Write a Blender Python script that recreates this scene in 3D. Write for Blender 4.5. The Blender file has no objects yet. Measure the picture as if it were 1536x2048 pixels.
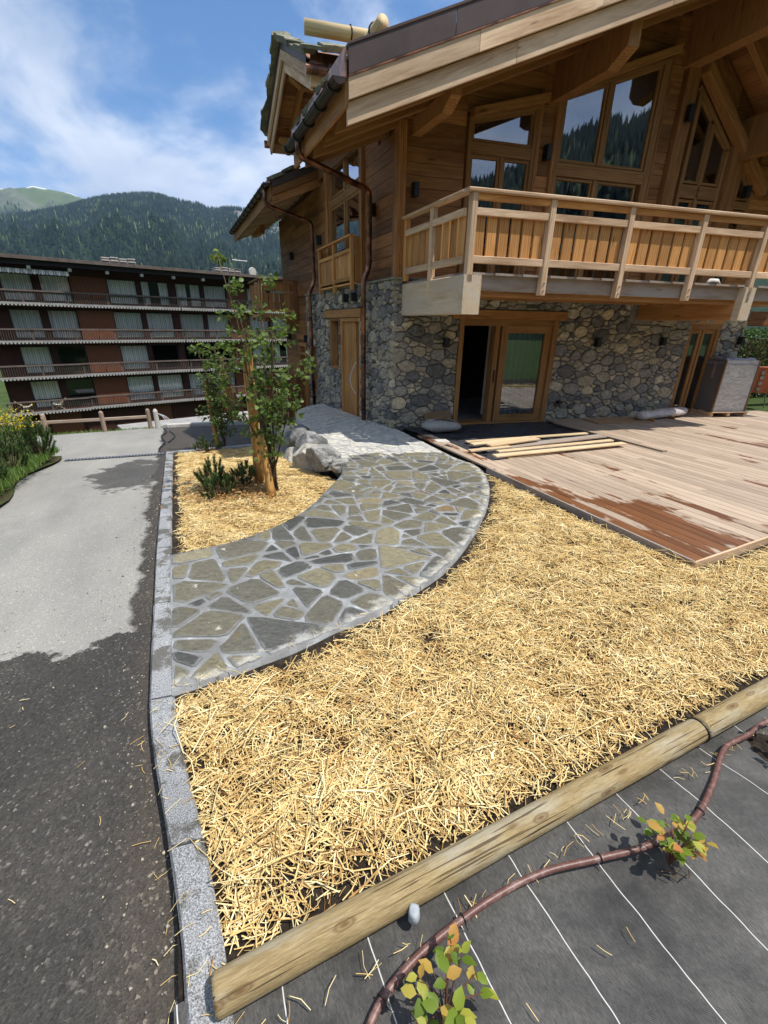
import bpy, math, random
import numpy as np
from mathutils import Vector, Matrix, noise
random.seed(7); rng = np.random.default_rng(7)
scene = bpy.context.scene
col = scene.collection
# ------------------------------------------------------------------ camera
F_PX, PITCH, ROLL, CAM_H = 877.0, 23.0, 0.88, 1.9
_p, _r = math.radians(PITCH), math.radians(ROLL)
_fw = np.array([0, math.cos(_p), -math.sin(_p)]); _u = np.array([0, math.sin(_p), math.cos(_p)]); _rt = np.array([1., 0, 0])
RIGHT = _rt * math.cos(_r) + _u * math.sin(_r); UPV = -_rt * math.sin(_r) + _u * math.cos(_r)
CAM = np.array([0, 0, CAM_H])
cd = bpy.data.cameras.new("camera"); cam = bpy.data.objects.new("camera", cd); col.objects.link(cam)
cd.sensor_fit = 'VERTICAL'; cd.sensor_height = 24.0; cd.lens = F_PX / 2048 * 24.0
cd.clip_start = 0.05; cd.clip_end = 30000
M = Matrix.Identity(4)
for i in range(3):
    M[i][0] = RIGHT[i]; M[i][1] = UPV[i]; M[i][2] = -_fw[i]; M[i][3] = CAM[i]
cam.matrix_world = M
scene.camera = cam
# ------------------------------------------------------------------ sun, sky, exposure
TO_SUN = Vector((0.442, -0.146, 1.0)).normalized()
SUN_EL = math.asin(TO_SUN.z); SUN_AZ = math.atan2(TO_SUN.x, TO_SUN.y)
sd = bpy.data.lights.new("sun", 'SUN'); sd.energy = 4.6; sd.angle = math.radians(0.53); sd.color = (1.0, 0.955, 0.88)
sun = bpy.data.objects.new("sun", sd); col.objects.link(sun)
sun.rotation_euler = TO_SUN.to_track_quat('Z', 'Y').to_euler(); sun.location = (20, -10, 40)
scene.view_settings.view_transform = 'Standard'; scene.view_settings.look = 'None'
scene.view_settings.exposure = 0.42; scene.view_settings.gamma = 1.0
world = bpy.data.worlds.new("World"); scene.world = world; world.use_nodes = True
def build_world():
    nt = world.node_tree; nt.nodes.clear(); N = nt.nodes.new; L = nt.links.new
    out = N('ShaderNodeOutputWorld'); bg = N('ShaderNodeBackground'); bg.inputs[1].default_value = 0.15
    sky = N('ShaderNodeTexSky'); sky.sky_type = 'NISHITA'; sky.sun_disc = False
    sky.sun_elevation = SUN_EL; sky.sun_rotation = SUN_AZ; sky.altitude = 1300; sky.air_density = 1.0; sky.dust_density = 0.25; sky.ozone_density = 3.0
    tc = N('ShaderNodeTexCoord'); sep = N('ShaderNodeSeparateXYZ'); L(tc.outputs['Generated'], sep.inputs[0])
    zz = N('ShaderNodeMath'); zz.operation = 'ADD'; zz.inputs[1].default_value = 0.32; L(sep.outputs[2], zz.inputs[0])
    dx = N('ShaderNodeMath'); dx.operation = 'DIVIDE'; L(sep.outputs[0], dx.inputs[0]); L(zz.outputs[0], dx.inputs[1])
    dy = N('ShaderNodeMath'); dy.operation = 'DIVIDE'; L(sep.outputs[1], dy.inputs[0]); L(zz.outputs[0], dy.inputs[1])
    cmb = N('ShaderNodeCombineXYZ'); L(dx.outputs[0], cmb.inputs[0]); L(dy.outputs[0], cmb.inputs[1]); cmb.inputs[2].default_value = CLOUD_SEED
    n1 = N('ShaderNodeTexNoise'); n1.inputs['Scale'].default_value = 2.1; n1.inputs['Detail'].default_value = 9; n1.inputs['Roughness'].default_value = 0.56; n1.inputs['Distortion'].default_value = 0.25
    L(cmb.outputs[0], n1.inputs['Vector'])
    rp = N('ShaderNodeValToRGB'); rp.color_ramp.elements[0].position = 0.36; rp.color_ramp.elements[0].color = (0, 0, 0, 1)
    rp.color_ramp.elements[1].position = 0.58; rp.color_ramp.elements[1].color = (1, 1, 1, 1); rp.color_ramp.interpolation = 'EASE'
    L(n1.outputs['Fac'], rp.inputs[0])
    n2 = N('ShaderNodeTexNoise'); n2.inputs['Scale'].default_value = 3.0; n2.inputs['Detail'].default_value = 7; L(cmb.outputs[0], n2.inputs['Vector'])
    r2 = N('ShaderNodeValToRGB'); r2.color_ramp.elements[0].position = 0.3; r2.color_ramp.elements[0].color = (2.7, 3.25, 4.2, 1)
    r2.color_ramp.elements[1].position = 0.7; r2.color_ramp.elements[1].color = (5.5, 5.8, 6.3, 1); L(n2.outputs['Fac'], r2.inputs[0])
    mx = N('ShaderNodeMix'); mx.data_type = 'RGBA'
    hs = N('ShaderNodeHueSaturation'); hs.inputs['Saturation'].default_value = 1.18; hs.inputs['Value'].default_value = .86; L(sky.outputs[0], hs.inputs['Color'])
    L(rp.outputs[0], mx.inputs[0]); L(hs.outputs[0], mx.inputs[6]); L(r2.outputs[0], mx.inputs[7])
    L(mx.outputs[2], bg.inputs[0]); L(bg.outputs[0], out.inputs[0])
CLOUD_SEED = 3.7
build_world()
# ------------------------------------------------------------------ the chalet's own ground grid: s along the front wall, t along the side wall
A1, A2, A3 = math.radians(74.9), math.radians(-24.8), math.radians(50)
D1 = np.array([math.sin(A1), math.cos(A1), 0]); D2 = np.array([math.sin(A2), math.cos(A2), 0]); D3 = np.array([math.sin(A3), math.cos(A3), 0])
N3 = np.array([D3[1], -D3[0], 0]); UP = np.array([0, 0, 1.])
PC = np.array([0.13625, 8.879, 0.])
_inv = np.linalg.inv(np.array([[D1[0], D2[0]], [D1[1], D2[1]]]))
def W(s, t, z=0.): return PC + D1 * s + D2 * t + UP * z
def WV(s, t, z):
    s, t, z = np.broadcast_arrays(np.asarray(s, float), np.asarray(t, float), np.asarray(z, float))
    return PC + s[..., None] * D1 + t[..., None] * D2 + z[..., None] * UP
def ST(x, y):
    dx, dy = x - PC[0], y - PC[1]
    return _inv[0, 0] * dx + _inv[0, 1] * dy, _inv[1, 0] * dx + _inv[1, 1] * dy
def sstep(a, b, x):
    k = np.clip((np.asarray(x, float) - a) / (b - a), 0, 1); return k * k * (3 - 2 * k)
def zbed(t):                      # garden bed, kerb top: falls away beyond the path
    t = np.asarray(t, float); k = np.maximum(t + 5.0, 0)
    return -np.minimum(0.088 * k * k / (k + 0.6), 1.7)
def zpat(t): return -0.05 * np.maximum(np.asarray(t, float), 0)
def ray(px, py): return _fw + RIGHT * (px - 768) / F_PX - UPV * (py - 1024) / F_PX
def on_z(px, py, z=0.):           # pixel -> grid position on a level surface
    d = ray(px, py); k = (z - CAM_H) / d[2]; q = CAM + d * k; return ST(q[0], q[1])
def on_bed(px, py, dz=0.):        # pixel -> grid position on the falling ground
    z = 0.
    for _ in range(40):
        s, t = on_z(px, py, z + dz); z = z * .5 + float(zbed(t)) * .5
    return s, t
# ------------------------------------------------------------------ mesh helpers
class G:
    def __init__(self): self.v = []; self.f = []; self.gc = []; self.rn = []; self.n = 0
    def add(self, V, Fs, gc=None, rn=None):
        V = np.asarray(V, float).reshape(-1, 3); k = self.n
        self.v.append(V); self.n += len(V)
        self.f.extend([tuple(i + k for i in f) for f in Fs])
        self.gc.append(V if gc is None else np.asarray(gc, float).reshape(-1, 3))
        self.rn.append(np.full(len(V), random.random() if rn is None else rn) if np.ndim(rn) == 0 else np.asarray(rn))
        return self
    def bar(self, c0, c1, a, b, ch=.004, rn=None):
        """beam from c0 to c1; a, b half-vectors of its section; long edges chamfered"""
        c0, c1, a, b = (np.asarray(x, float) for x in (c0, c1, a, b))
        la, lb = np.linalg.norm(a), np.linalg.norm(b); ka = 1 - min(ch / la, .4); kb = 1 - min(ch / lb, .4)
        pr = [(ka, 1), (-ka, 1), (-1, kb), (-1, -kb), (-ka, -1), (ka, -1), (1, -kb), (1, kb)]
        off = rng.random(3) * 40; ln = np.linalg.norm(c1 - c0)
        V = []; gc = []
        for c, l in ((c0, 0), (c1, ln)):
            for x, y in pr: V.append(c + a * x + b * y); gc.append((l + off[0], x * la + off[1], y * lb + off[2]))
        Fs = [(i, (i + 1) % 8, 8 + (i + 1) % 8, 8 + i) for i in range(8)] + [tuple(range(7, -1, -1)), tuple(range(8, 16))]
        if np.dot(np.cross(a, b), c1 - c0) > 0: Fs = [f for f in Fs]
        return self.add(V, Fs, gc, rn)
    def box(self, s0, s1, t0, t1, z0, z1, ax='s', ch=.004, rn=None):
        """box in the chalet grid, grain along ax"""
        c = W((s0 + s1) / 2, (t0 + t1) / 2, (z0 + z1) / 2)
        hs, ht, hz = D1 * (s1 - s0) / 2, D2 * (t1 - t0) / 2, UP * (z1 - z0) / 2
        if ax == 's': return self.bar(c - hs, c + hs, ht, hz, ch, rn)
        if ax == 't': return self.bar(c - ht, c + ht, hs, hz, ch, rn)
        return self.bar(c - hz, c + hz, hs, ht, ch, rn)
    def slab(self, pts, d, rn=None):
        """polygon pts (3D) extruded by vector d"""
        P = np.asarray(pts, float); n = len(P); d = np.asarray(d, float)
        V = np.vstack([P, P + d]); off = rng.random(3) * 20
        e = P[1] - P[0]; e = e / np.linalg.norm(e); nn = d / np.linalg.norm(d); w = np.cross(nn, e)
        gc = np.stack([V @ e, V @ w, V @ nn], 1) + off
        return self.add(V, [tuple(range(n - 1, -1, -1)), tuple(range(n, 2 * n))] + [(i, (i + 1) % n, n + (i + 1) % n, n + i) for i in range(n)], gc, rn)
    def tube(self, pts, r, n=8, cap=True, rn=None):
        P = [np.asarray(p, float) for p in pts]; m = len(P); rr = r if np.ndim(r) else [r] * m
        V = []; gc = []; l = 0; prev = None; off = random.random() * 30
        for i, p in enumerate(P):
            d = P[min(i + 1, m - 1)] - P[max(i - 1, 0)]; d = d / (np.linalg.norm(d) + 1e-9)
            if prev is None:
                x = np.cross(d, (0.13, .27, 1.) if abs(d[2]) < .9 else (1., .1, 0)); x /= np.linalg.norm(x)
            else:
                x = prev - d * np.dot(prev, d); x /= np.linalg.norm(x)
            prev = x; y = np.cross(d, x)
            if i: l += np.linalg.norm(p - P[i - 1])
            for k in range(n):
                a = 2 * math.pi * k / n; V.append(p + (x * math.cos(a) + y * math.sin(a)) * rr[i]); gc.append((l + off, math.cos(a) * rr[i] + off, math.sin(a) * rr[i] + off))
        Fs = [(i * n + k, i * n + (k + 1) % n, (i + 1) * n + (k + 1) % n, (i + 1) * n + k) for i in range(m - 1) for k in range(n)]
        if cap: Fs += [tuple(range(n - 1, -1, -1)), tuple(range((m - 1) * n, m * n))]
        return self.add(V, Fs, gc, rn)
    def arrays(self):
        return np.vstack(self.v), self.f, np.vstack(self.gc), np.concatenate(self.rn)
def set_attrs(me, gc=None, rn=None):
    if gc is not None:
        a = me.attributes.new('gc', 'FLOAT_VECTOR', 'POINT'); a.data.foreach_set('vector', np.ascontiguousarray(gc, dtype=np.float32).ravel())
    if rn is not None:
        a = me.attributes.new('rnd', 'FLOAT', 'POINT'); a.data.foreach_set('value', np.ascontiguousarray(rn, dtype=np.float32))
def np_mesh(name, V, Fa, gc=None, rn=None, smooth=False):
    """fast mesh from a regular face array (all faces the same size)"""
    me = bpy.data.meshes.new(name); Fa = np.asarray(Fa, dtype=np.int32); k = Fa.shape[1]
    me.vertices.add(len(V)); me.vertices.foreach_set('co', np.ascontiguousarray(V, dtype=np.float32).ravel())
    me.loops.add(Fa.size); me.loops.foreach_set('vertex_index', Fa.ravel())
    me.polygons.add(len(Fa)); me.polygons.foreach_set('loop_start', np.arange(0, Fa.size, k, dtype=np.int32))
    try: me.polygons.foreach_set('loop_total', np.full(len(Fa), k, dtype=np.int32))
    except Exception: pass
    if smooth: me.polygons.foreach_set('use_smooth', np.ones(len(Fa), dtype=bool))
    me.update(calc_edges=True); me.validate(); set_attrs(me, gc, rn); return me
def tag(o, label=None, cat=None, group=None, kind=None):
    for k, x in (('label', label), ('category', cat), ('group', group), ('kind', kind)):
        if x: o[k] = x
    return o
def link(name, me, mat=None, parent=None):
    o = bpy.data.objects.new(name, me); col.objects.link(o)
    if mat is not None and me is not None and not me.materials: me.materials.append(mat)
    if parent is not None:
        o.parent = parent
        if parent.type == 'EMPTY': o.matrix_parent_inverse = Matrix.Translation(-parent.location)
    return o
def obj(name, g, mat, parent=None, smooth=False, **kw):
    V, Fs, gc, rn = g.arrays(); me = bpy.data.meshes.new(name); me.from_pydata(V.tolist(), [], Fs)
    if smooth: me.polygons.foreach_set('use_smooth', np.ones(len(me.polygons), dtype=bool))
    set_attrs(me, gc, rn); return tag(link(name, me, mat, parent), **kw)
def thing(name, loc, label, cat, group=None):
    o = bpy.data.objects.new(name, None); o.location = Vector(loc); o.empty_display_size = .3; col.objects.link(o)
    return tag(o, label, cat, group)
def grid(name, S, T, Z, mat, parent=None, smooth=True, jitter=None, **kw):
    """structured sheet over arrays S (n,m), T (n,m), Z (n,m) in the chalet grid"""
    V = WV(S, T, Z); n, m = S.shape; idx = np.arange(n * m).reshape(n, m)
    Fa = np.stack([idx[:-1, :-1], idx[:-1, 1:], idx[1:, 1:], idx[1:, :-1]], -1).reshape(-1, 4)
    st3 = np.stack([S, T, Z], -1).reshape(-1, 3)
    me = np_mesh(name, V.reshape(-1, 3), Fa, st3, None, smooth)
    return tag(link(name, me, mat, parent), **kw)
# ------------------------------------------------------------------ materials
class Mat:
    def __init__(self, name, rough=.7, spec=.3, metal=0.):
        self.m = bpy.data.materials.new(name); self.m.use_nodes = True; self.nt = self.m.node_tree
        self.bs = self.nt.nodes['Principled BSDF']; self.bs.inputs['Roughness'].default_value = rough
        self.bs.inputs['Specular IOR Level'].default_value = spec; self.bs.inputs['Metallic'].default_value = metal
    def n(self, t, **kw):
        x = self.nt.nodes.new('ShaderNode' + t)
        for k, v in kw.items(): setattr(x, k, v)
        return x
    def l(self, a, b): self.nt.links.new(a, b)
    def val(self, sock, v):
        if hasattr(v, 'is_output') or hasattr(v, 'links'): self.l(v, sock)
        else: sock.default_value = v
    def attr(self, name): return self.n('Attribute', attribute_name=name)
    def mapped(self, src, sc, loc=(0, 0, 0)):
        m = self.n('Mapping'); self.l(src, m.inputs[0]); m.inputs['Scale'].default_value = sc; m.inputs['Location'].default_value = loc; return m.outputs[0]
    def noise(self, vec, sc, det=4, rough=.55, dist=0., out='Fac'):
        x = self.n('TexNoise'); x.inputs['Scale'].default_value = sc; x.inputs['Detail'].default_value = det
        x.inputs['Roughness'].default_value = rough; x.inputs['Distortion'].default_value = dist
        if vec is not None: self.l(vec, x.inputs['Vector'])
        return x.outputs[out]
    def voro(self, vec, sc, feat='F1', out='Distance', rand=1.):
        x = self.n('TexVoronoi', feature=feat); x.inputs['Scale'].default_value = sc; x.inputs['Randomness'].default_value = rand
        if vec is not None: self.l(vec, x.inputs['Vector'])
        return x.outputs[out]
    def ramp(self, fac, stops, interp='LINEAR'):
        r = self.n('ValToRGB'); e = r.color_ramp.elements; r.color_ramp.interpolation = interp
        while len(e) < len(stops): e.new(.5)
        for i, (p, c) in enumerate(stops):
            e[i].position = p; e[i].color = (*c, 1) if np.ndim(c) else (c, c, c, 1)
        self.l(fac, r.inputs[0]); return r.outputs[0]
    def math(self, op, a, b=0., c=None, clamp=False):
        x = self.n('Math', operation=op, use_clamp=clamp); self.val(x.inputs[0], a); self.val(x.inputs[1], b)
        if c is not None: self.val(x.inputs[2], c)
        return x.outputs[0]
    def mix(self, f, a, b, blend='MIX'):
        x = self.n('Mix', data_type='RGBA', blend_type=blend); self.val(x.inputs[0], f)
        for i, v in ((6, a), (7, b)):
            if isinstance(v, tuple): x.inputs[i].default_value = (*v, 1)
            else: self.l(v, x.inputs[i])
        return x.outputs[2]
    def col(self, c):
        if isinstance(c, tuple): self.bs.inputs['Base Color'].default_value = (*c, 1)
        else: self.l(c, self.bs.inputs['Base Color'])
    def bump(self, h, strength=.3, dist=.01):
        b = self.n('Bump'); b.inputs['Strength'].default_value = strength; b.inputs['Distance'].default_value = dist
        self.l(h, b.inputs['Height']); self.l(b.outputs[0], self.bs.inputs['Normal'])
    def rough(self, v): self.val(self.bs.inputs['Roughness'], v)
    def sep(self, vec):
        x = self.n('SeparateXYZ'); self.l(vec, x.inputs[0]); return x.outputs
    def pos(self): return self.n('NewGeometry').outputs['Position']
def plain(name, c, rough=.6, spec=.3, metal=0., var=.25, sc=8., bump=.0):
    m = Mat(name, rough, spec, metal)
    nz = m.noise(m.pos(), sc, 5, .6); d = tuple(x * (1 - var) for x in c); l = tuple(min(x * (1 + var), 1) for x in c)
    m.col(m.ramp(nz, [(.3, d), (.7, l)]))
    if bump: m.bump(m.noise(m.pos(), sc * 6, 4), bump, .01)
    return m.m
def wood(name, dark, light, var=.35, sc=1., rough=.62, knots=True, bump=.25, grey=None, spec=.25):
    m = Mat(name, rough, spec); gc = m.attr('gc').outputs['Vector']; rn = m.attr('rnd').outputs['Fac']
    big = m.noise(m.mapped(gc, (.9 * sc, 9 * sc, 9 * sc)), 1.6, 4, .55, 1.3)
    fib = m.noise(m.mapped(gc, (3.5 * sc, 110 * sc, 110 * sc)), 1., 3, .6, .3)
    ring = m.n('TexWave', wave_type='BANDS', bands_direction='Y'); ring.inputs['Scale'].default_value = 9 * sc; ring.inputs['Distortion'].default_value = 7; ring.inputs['Detail'].default_value = 3; ring.inputs['Detail Scale'].default_value = .35
    m.l(m.mapped(gc, (.22, 1, 1)), ring.inputs['Vector'])
    f = m.math('ADD', m.math('MULTIPLY', big, .55), m.math('ADD', m.math('MULTIPLY', fib, .3), m.math('MULTIPLY', ring.outputs['Fac'], .16)))
    c = m.ramp(f, [(.3, dark), (.68, light)])
    v = m.math('MULTIPLY_ADD', rn, var * 2, 1 - var)
    c = m.mix(1., c, v, 'MULTIPLY')
    if grey:
        gz = m.ramp(m.noise(m.mapped(gc, (.7, 3, 3), (9, 4, 1)), 1.5, 4, .6), [(.42, 0.), (.62, 1.)]); c = m.mix(gz, c, grey)
    if knots:
        kn = m.voro(m.mapped(gc, (1.3 * sc, 7 * sc, 7 * sc)), 1.); c = m.mix(m.ramp(kn, [(.05, .75), (.13, 0.)]), c, tuple(x * .35 for x in dark))
    m.col(c); m.bump(m.math('ADD', fib, m.math('MULTIPLY', big, .6)), bump, .004); return m.m
def hue_mat(name, stops, rough=.8, spec=.2, nsc=14., namp=.35, bump=.5, bsc=30., bd=.01):
    """colour picked by the piece's own random value, mottled by noise"""
    m = Mat(name, rough, spec); rn = m.attr('rnd').outputs['Fac']; P = m.pos()
    c = m.ramp(rn, stops); nz = m.noise(P, nsc, 6, .62)
    c = m.mix(1., c, m.ramp(nz, [(.25, 1 - namp), (.75, 1 + namp)]), 'MULTIPLY'); m.col(c)
    if bump: m.bump(m.noise(P, bsc, 6, .65), bump, bd)
    return m
MT = {}
def log_mat():
    m = Mat('log_wood', .7, .2); gc = m.attr('gc').outputs['Vector']
    big = m.noise(m.mapped(gc, (6., 42, 42)), 1.3, 7, .7, .8); fib = m.noise(m.mapped(gc, (16, 330, 330)), 1., 4, .75)
    c = m.ramp(m.math('ADD', m.math('MULTIPLY', big, .58), m.math('MULTIPLY', fib, .42)), [(.3, (.15, .10, .045)), (.5, (.30, .22, .105)), (.7, (.47, .375, .21))])
    c = m.mix(m.ramp(m.noise(m.mapped(gc, (1.6, 5, 5)), 1.2, 5, .65), [(.5, 0.), (.68, .8)]), c, (.40, .37, .28))
    crack = m.math('MAXIMUM', m.ramp(m.noise(m.mapped(gc, (.9, 34, 34)), 1., 3, .5, .6), [(.63, 0.), (.66, 1.)]), m.ramp(m.noise(m.mapped(gc, (1.6, 70, 70), (5, 2, 1)), 1., 2, .5, .3), [(.62, 0.), (.66, .8)])); c = m.mix(crack, c, (.055, .035, .018))
    kn = m.voro(m.mapped(gc, (4.2, 13, 13), (.3, .1, .2)), 1.); kr = m.n('TexWave', wave_type='RINGS'); 
    c = m.mix(m.ramp(kn, [(.09, .9), (.13, .35), (.16, .75), (.22, 0.)]), c, (.13, .075, .03)); m.col(c)
    m.bump(m.math('SUBTRACT', m.math('ADD', fib, big), m.math('MULTIPLY', crack, 1.2)), .6, .006); return m.m
def build_materials():
    MT['larch'] = wood('larch_new', (.36, .145, .038), (.64, .335, .115), .26)
    MT['larch_pale'] = wood('larch_pale', (.40, .235, .125), (.80, .585, .39), .2, bump=.4)
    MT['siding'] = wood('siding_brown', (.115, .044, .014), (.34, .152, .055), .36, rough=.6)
    MT['siding_lit'] = wood('siding_brown_lit', (.155, .06, .017), (.43, .2, .068), .34, rough=.6)  # brighter copy of the siding, its lit look put into the colour
    MT['beam'] = wood('beam_wood', (.22, .09, .026), (.46, .23, .08), .15)
    MT['frame'] = wood('window_frame_wood', (.19, .085, .026), (.36, .19, .072), .12, knots=False)
    MT['grey_wood'] = wood('weathered_wood', (.20, .14, .10), (.40, .31, .24), .15, grey=(.33, .29, .26))
    MT['glulam'] = wood('pale_beam', (.46, .33, .2), (.66, .54, .38), .1, grey=(.55, .47, .37))
    MT['log'] = log_mat()
    MT['log_pale'] = wood('log_pale', (.55, .4, .2), (.75, .6, .36), .06)
    MT['stake'] = wood('stake_wood', (.26, .12, .03), (.62, .36, .12), .1, sc=.7, bump=.5)
    MT['offcut'] = wood('offcut_wood', (.45, .3, .16), (.70, .54, .34), .2)
    MT['plywood'] = wood('plywood', (.28, .17, .09), (.42, .28, .16), .1)
    MT['fence_wood'] = wood('fence_wood', (.2, .14, .1), (.4, .31, .24), .15)
    # metals, plastics, glass
    MT['copper_dark'] = plain('copper_dark', (.075, .05, .045), .38, .5, .75, .3, 20)
    m = Mat('copper_pipe', .33, .5, .9); z = m.sep(m.pos())[2]
    m.col(m.mix(m.ramp(m.noise(m.pos(), 5., 4), [(.42, 0.), (.6, 1.)]), (.14, .07, .05), (.42, .19, .11))); MT['copper'] = m.m
    MT['flashing'] = plain('brown_flashing', (.085, .06, .055), .5, .4, .45, .2, 3)
    MT['black_metal'] = plain('black_metal', (.012, .012, .013), .45, .4)
    MT['steel'] = plain('steel', (.35, .35, .36), .4, .5, .8)
    m = Mat('window_glass', .02, .5)
    gl = m.n('BsdfGlossy'); gl.inputs['Roughness'].default_value = .012; gl.inputs['Color'].default_value = (.62, .66, .74, 1)
    tr = m.n('BsdfTransparent'); tr.inputs['Color'].default_value = (.62, .67, .67, 1); lw = m.n('LayerWeight'); lw.inputs['Blend'].default_value = .22
    f = m.math('MULTIPLY_ADD', lw.outputs['Fresnel'], .75, .24, clamp=True); mx = m.n('MixShader'); m.l(f, mx.inputs[0]); m.l(tr.outputs[0], mx.inputs[1]); m.l(gl.outputs[0], mx.inputs[2])
    m.l(mx.outputs[0], m.nt.nodes['Material Output'].inputs['Surface']); MT['glass'] = m.m
    m = Mat('far_glass', .02, .5)
    gl = m.n('BsdfGlossy'); gl.inputs['Roughness'].default_value = .02; gl.inputs['Color'].default_value = (.8, .85, .9, 1)
    tr = m.n('BsdfTransparent'); tr.inputs['Color'].default_value = (.95, .96, .95, 1); mx = m.n('MixShader'); mx.inputs[0].default_value = .05
    m.l(tr.outputs[0], mx.inputs[1]); m.l(gl.outputs[0], mx.inputs[2]); m.l(mx.outputs[0], m.nt.nodes['Material Output'].inputs['Surface']); MT['far_glass'] = m.m
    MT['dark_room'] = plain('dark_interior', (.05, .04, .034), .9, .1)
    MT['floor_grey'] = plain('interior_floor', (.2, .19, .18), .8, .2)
    # stone
    MT['stone'] = hue_mat('rubble_stone', [(0, (.13, .125, .12)), (.2, (.21, .2, .185)), (.4, (.31, .285, .23)), (.6, (.38, .32, .225)), (.76, (.26, .24, .205)), (.88, (.45, .4, .31)), (1, (.52, .43, .28))], .85, .2, 16, .5, .7, 26, .02).m
    MT['mortar'] = plain('mortar', (.2, .19, .175), .95, .1, var=.35, sc=25, bump=.6)
    MT['slate'] = hue_mat('roof_slate', [(0, (.11, .12, .09)), (.5, (.2, .2, .15)), (1, (.3, .28, .2))], .85, .2, 9, .5, .6, 22, .02).m
    MT['boulder'] = hue_mat('boulder', [(0, (.2, .2, .195)), (.5, (.3, .295, .28)), (1, (.44, .41, .35))], .85, .2, 6, .6, 1., 11, .07).m
    MT['pebble'] = plain('pebble', (.33, .36, .38), .8, .2, bump=.3, sc=30)
    m = Mat('granite', .75, .3); P = m.pos()
    sp = m.ramp(m.noise(P, 190., 3, .8), [(.38, (.10, .10, .10)), (.52, (.33, .335, .34)), (.66, (.6, .6, .6))])
    wetm = m.ramp(m.noise(P, 4.5, 6, .66), [(.5, 0.), (.57, 1.)]); c = m.mix(1., sp, m.ramp(m.noise(P, 1.2, 3), [(.3, .75), (.7, 1.15)]), 'MULTIPLY')
    c = m.mix(wetm, c, m.mix(1., c, (.42, .4, .35), 'MULTIPLY')); m.col(c); m.bump(m.noise(P, 60., 6, .75), .8, .012); MT['granite'] = m.m
    # flagstones: wet on the path, dried pale by the house and along the free edge
    m = Mat('flagstone', .6, .35); P = m.pos(); rn = m.attr('rnd').outputs['Fac']; gc = m.attr('gc').outputs['Vector']; sx = m.sep(gc)
    base = m.ramp(rn, [(0, (.06, .062, .056)), (.1, (.09, .09, .08)), (.25, (.135, .124, .09)), (.5, (.155, .142, .1)), (.72, (.175, .155, .098)), (.92, (.195, .175, .115)), (.97, (.25, .22, .14)), (.985, (.2, .125, .06)), (1, (.1, .105, .1))])
    mot = m.ramp(m.noise(m.mapped(P, (7, 15, 7)), 2.6, 8, .72, .9), [(.25, .42), (.75, 1.6)]); wetc = m.mix(1., base, mot, 'MULTIPLY')
    rust = m.ramp(m.noise(P, 9., 5, .6), [(.6, 0.), (.75, .5)]); wetc = m.mix(rust, wetc, (.2, .13, .05))
    dryc = m.mix(.7, m.mix(1., base, (2.8, 2.9, 3.1), 'MULTIPLY'), (.52, .51, .47)); dryc = m.mix(1., dryc, m.ramp(m.noise(P, 12., 6), [(.3, .7), (.7, 1.25)]), 'MULTIPLY')
    nb = m.noise(P, 2.6, 6, .65)
    d1 = m.math('ADD', m.math('ADD', sx[1], 2.05), m.math('MULTIPLY_ADD', nb, 1.1, -.55))            # t + 2.05: dry beyond
    dry1 = m.ramp(d1, [(.0, 0.), (.05, 1.)])
    d2 = m.math('ADD', sx[2], m.math('MULTIPLY_ADD', m.noise(P, 7., 6, .7), .34, -.17)); dry2 = m.ramp(d2, [(.03, .8), (.1, 0.)])     # gc.z: metres from the free edge
    dry3 = m.ramp(m.noise(P, 6., 5, .62), [(.68, 0.), (.71, .75)])
    dry = m.math('MAXIMUM', dry1, m.math('MAXIMUM', dry2, dry3)); ed = m.attr('ed').outputs['Fac']
    smear = m.ramp(m.math('SUBTRACT', m.math('ADD', m.noise(P, 11., 6, .7), .22), m.math('MULTIPLY', ed, .62)), [(.5, 0.), (.66, .8)])
    m.col(m.mix(smear, m.mix(dry, wetc, dryc), m.mix(dry1, (.2, .202, .198), (.4, .39, .37)))); m.rough(m.math('MULTIPLY_ADD', dry, .45, .4))
    m.bump(m.noise(m.mapped(P, (1, 1.6, 1)), 26., 8, .75), .9, .016); MT['flag'] = m.m
    m = Mat('path_mortar', .75, .25); P = m.pos(); gc = m.attr('gc').outputs['Vector']; sx = m.sep(gc)
    d1 = m.math('ADD', m.math('ADD', sx[1], 2.05), m.math('MULTIPLY_ADD', m.noise(P, 2.6, 6, .65), 1.1, -.55))
    c = m.ramp(m.noise(P, 3.5, 6, .65), [(.3, (.16, .16, .15)), (.5, (.24, .243, .24)), (.62, (.33, .338, .342)), (.74, (.54, .57, .6))])
    m.col(m.mix(m.ramp(d1, [(0., 0.), (.05, 1.)]), c, (.36, .355, .34))); m.bump(m.noise(P, 45., 7, .75), .9, .012); MT['path_mortar'] = m.m
    # asphalt
    m = Mat('asphalt', .8, .3); P = m.pos(); gc = m.attr('gc').outputs['Vector']; sx = m.sep(gc)
    grit = m.ramp(m.voro(P, 95., out='Color'), [(0., .55), (.8, 1.1), (.93, 2.6), (1., 4.2)])
    fine = m.ramp(m.noise(P, 240., 3, .7), [(.3, .6), (.7, 1.4)])
    n_edge = m.math('MULTIPLY_ADD', m.noise(P, 2.3, 8, .62), 1.0, -.5)
    w1 = m.ramp(m.math('ADD', sx[1], m.math('ADD', m.math('MULTIPLY', n_edge, .9), 5.86)), [(.0, 1.), (.03, 0.)])      # damp foreground
    w2 = m.ramp(m.math('ADD', m.math('ADD', sx[0], 4.5), m.math('MULTIPLY', n_edge, .4)), [(0., 0.), (.05, 1.)])                # damp strip by the kerb
    ws = m.math('MULTIPLY', m.ramp(m.noise(m.mapped(gc, (.55, .8, 0), (3.1, 1.9, 0)), 1., 6, .6), [(.6, 0.), (.63, 1.)]), m.ramp(sx[1], [(0., 0.), (.01, 1.)]))
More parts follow.
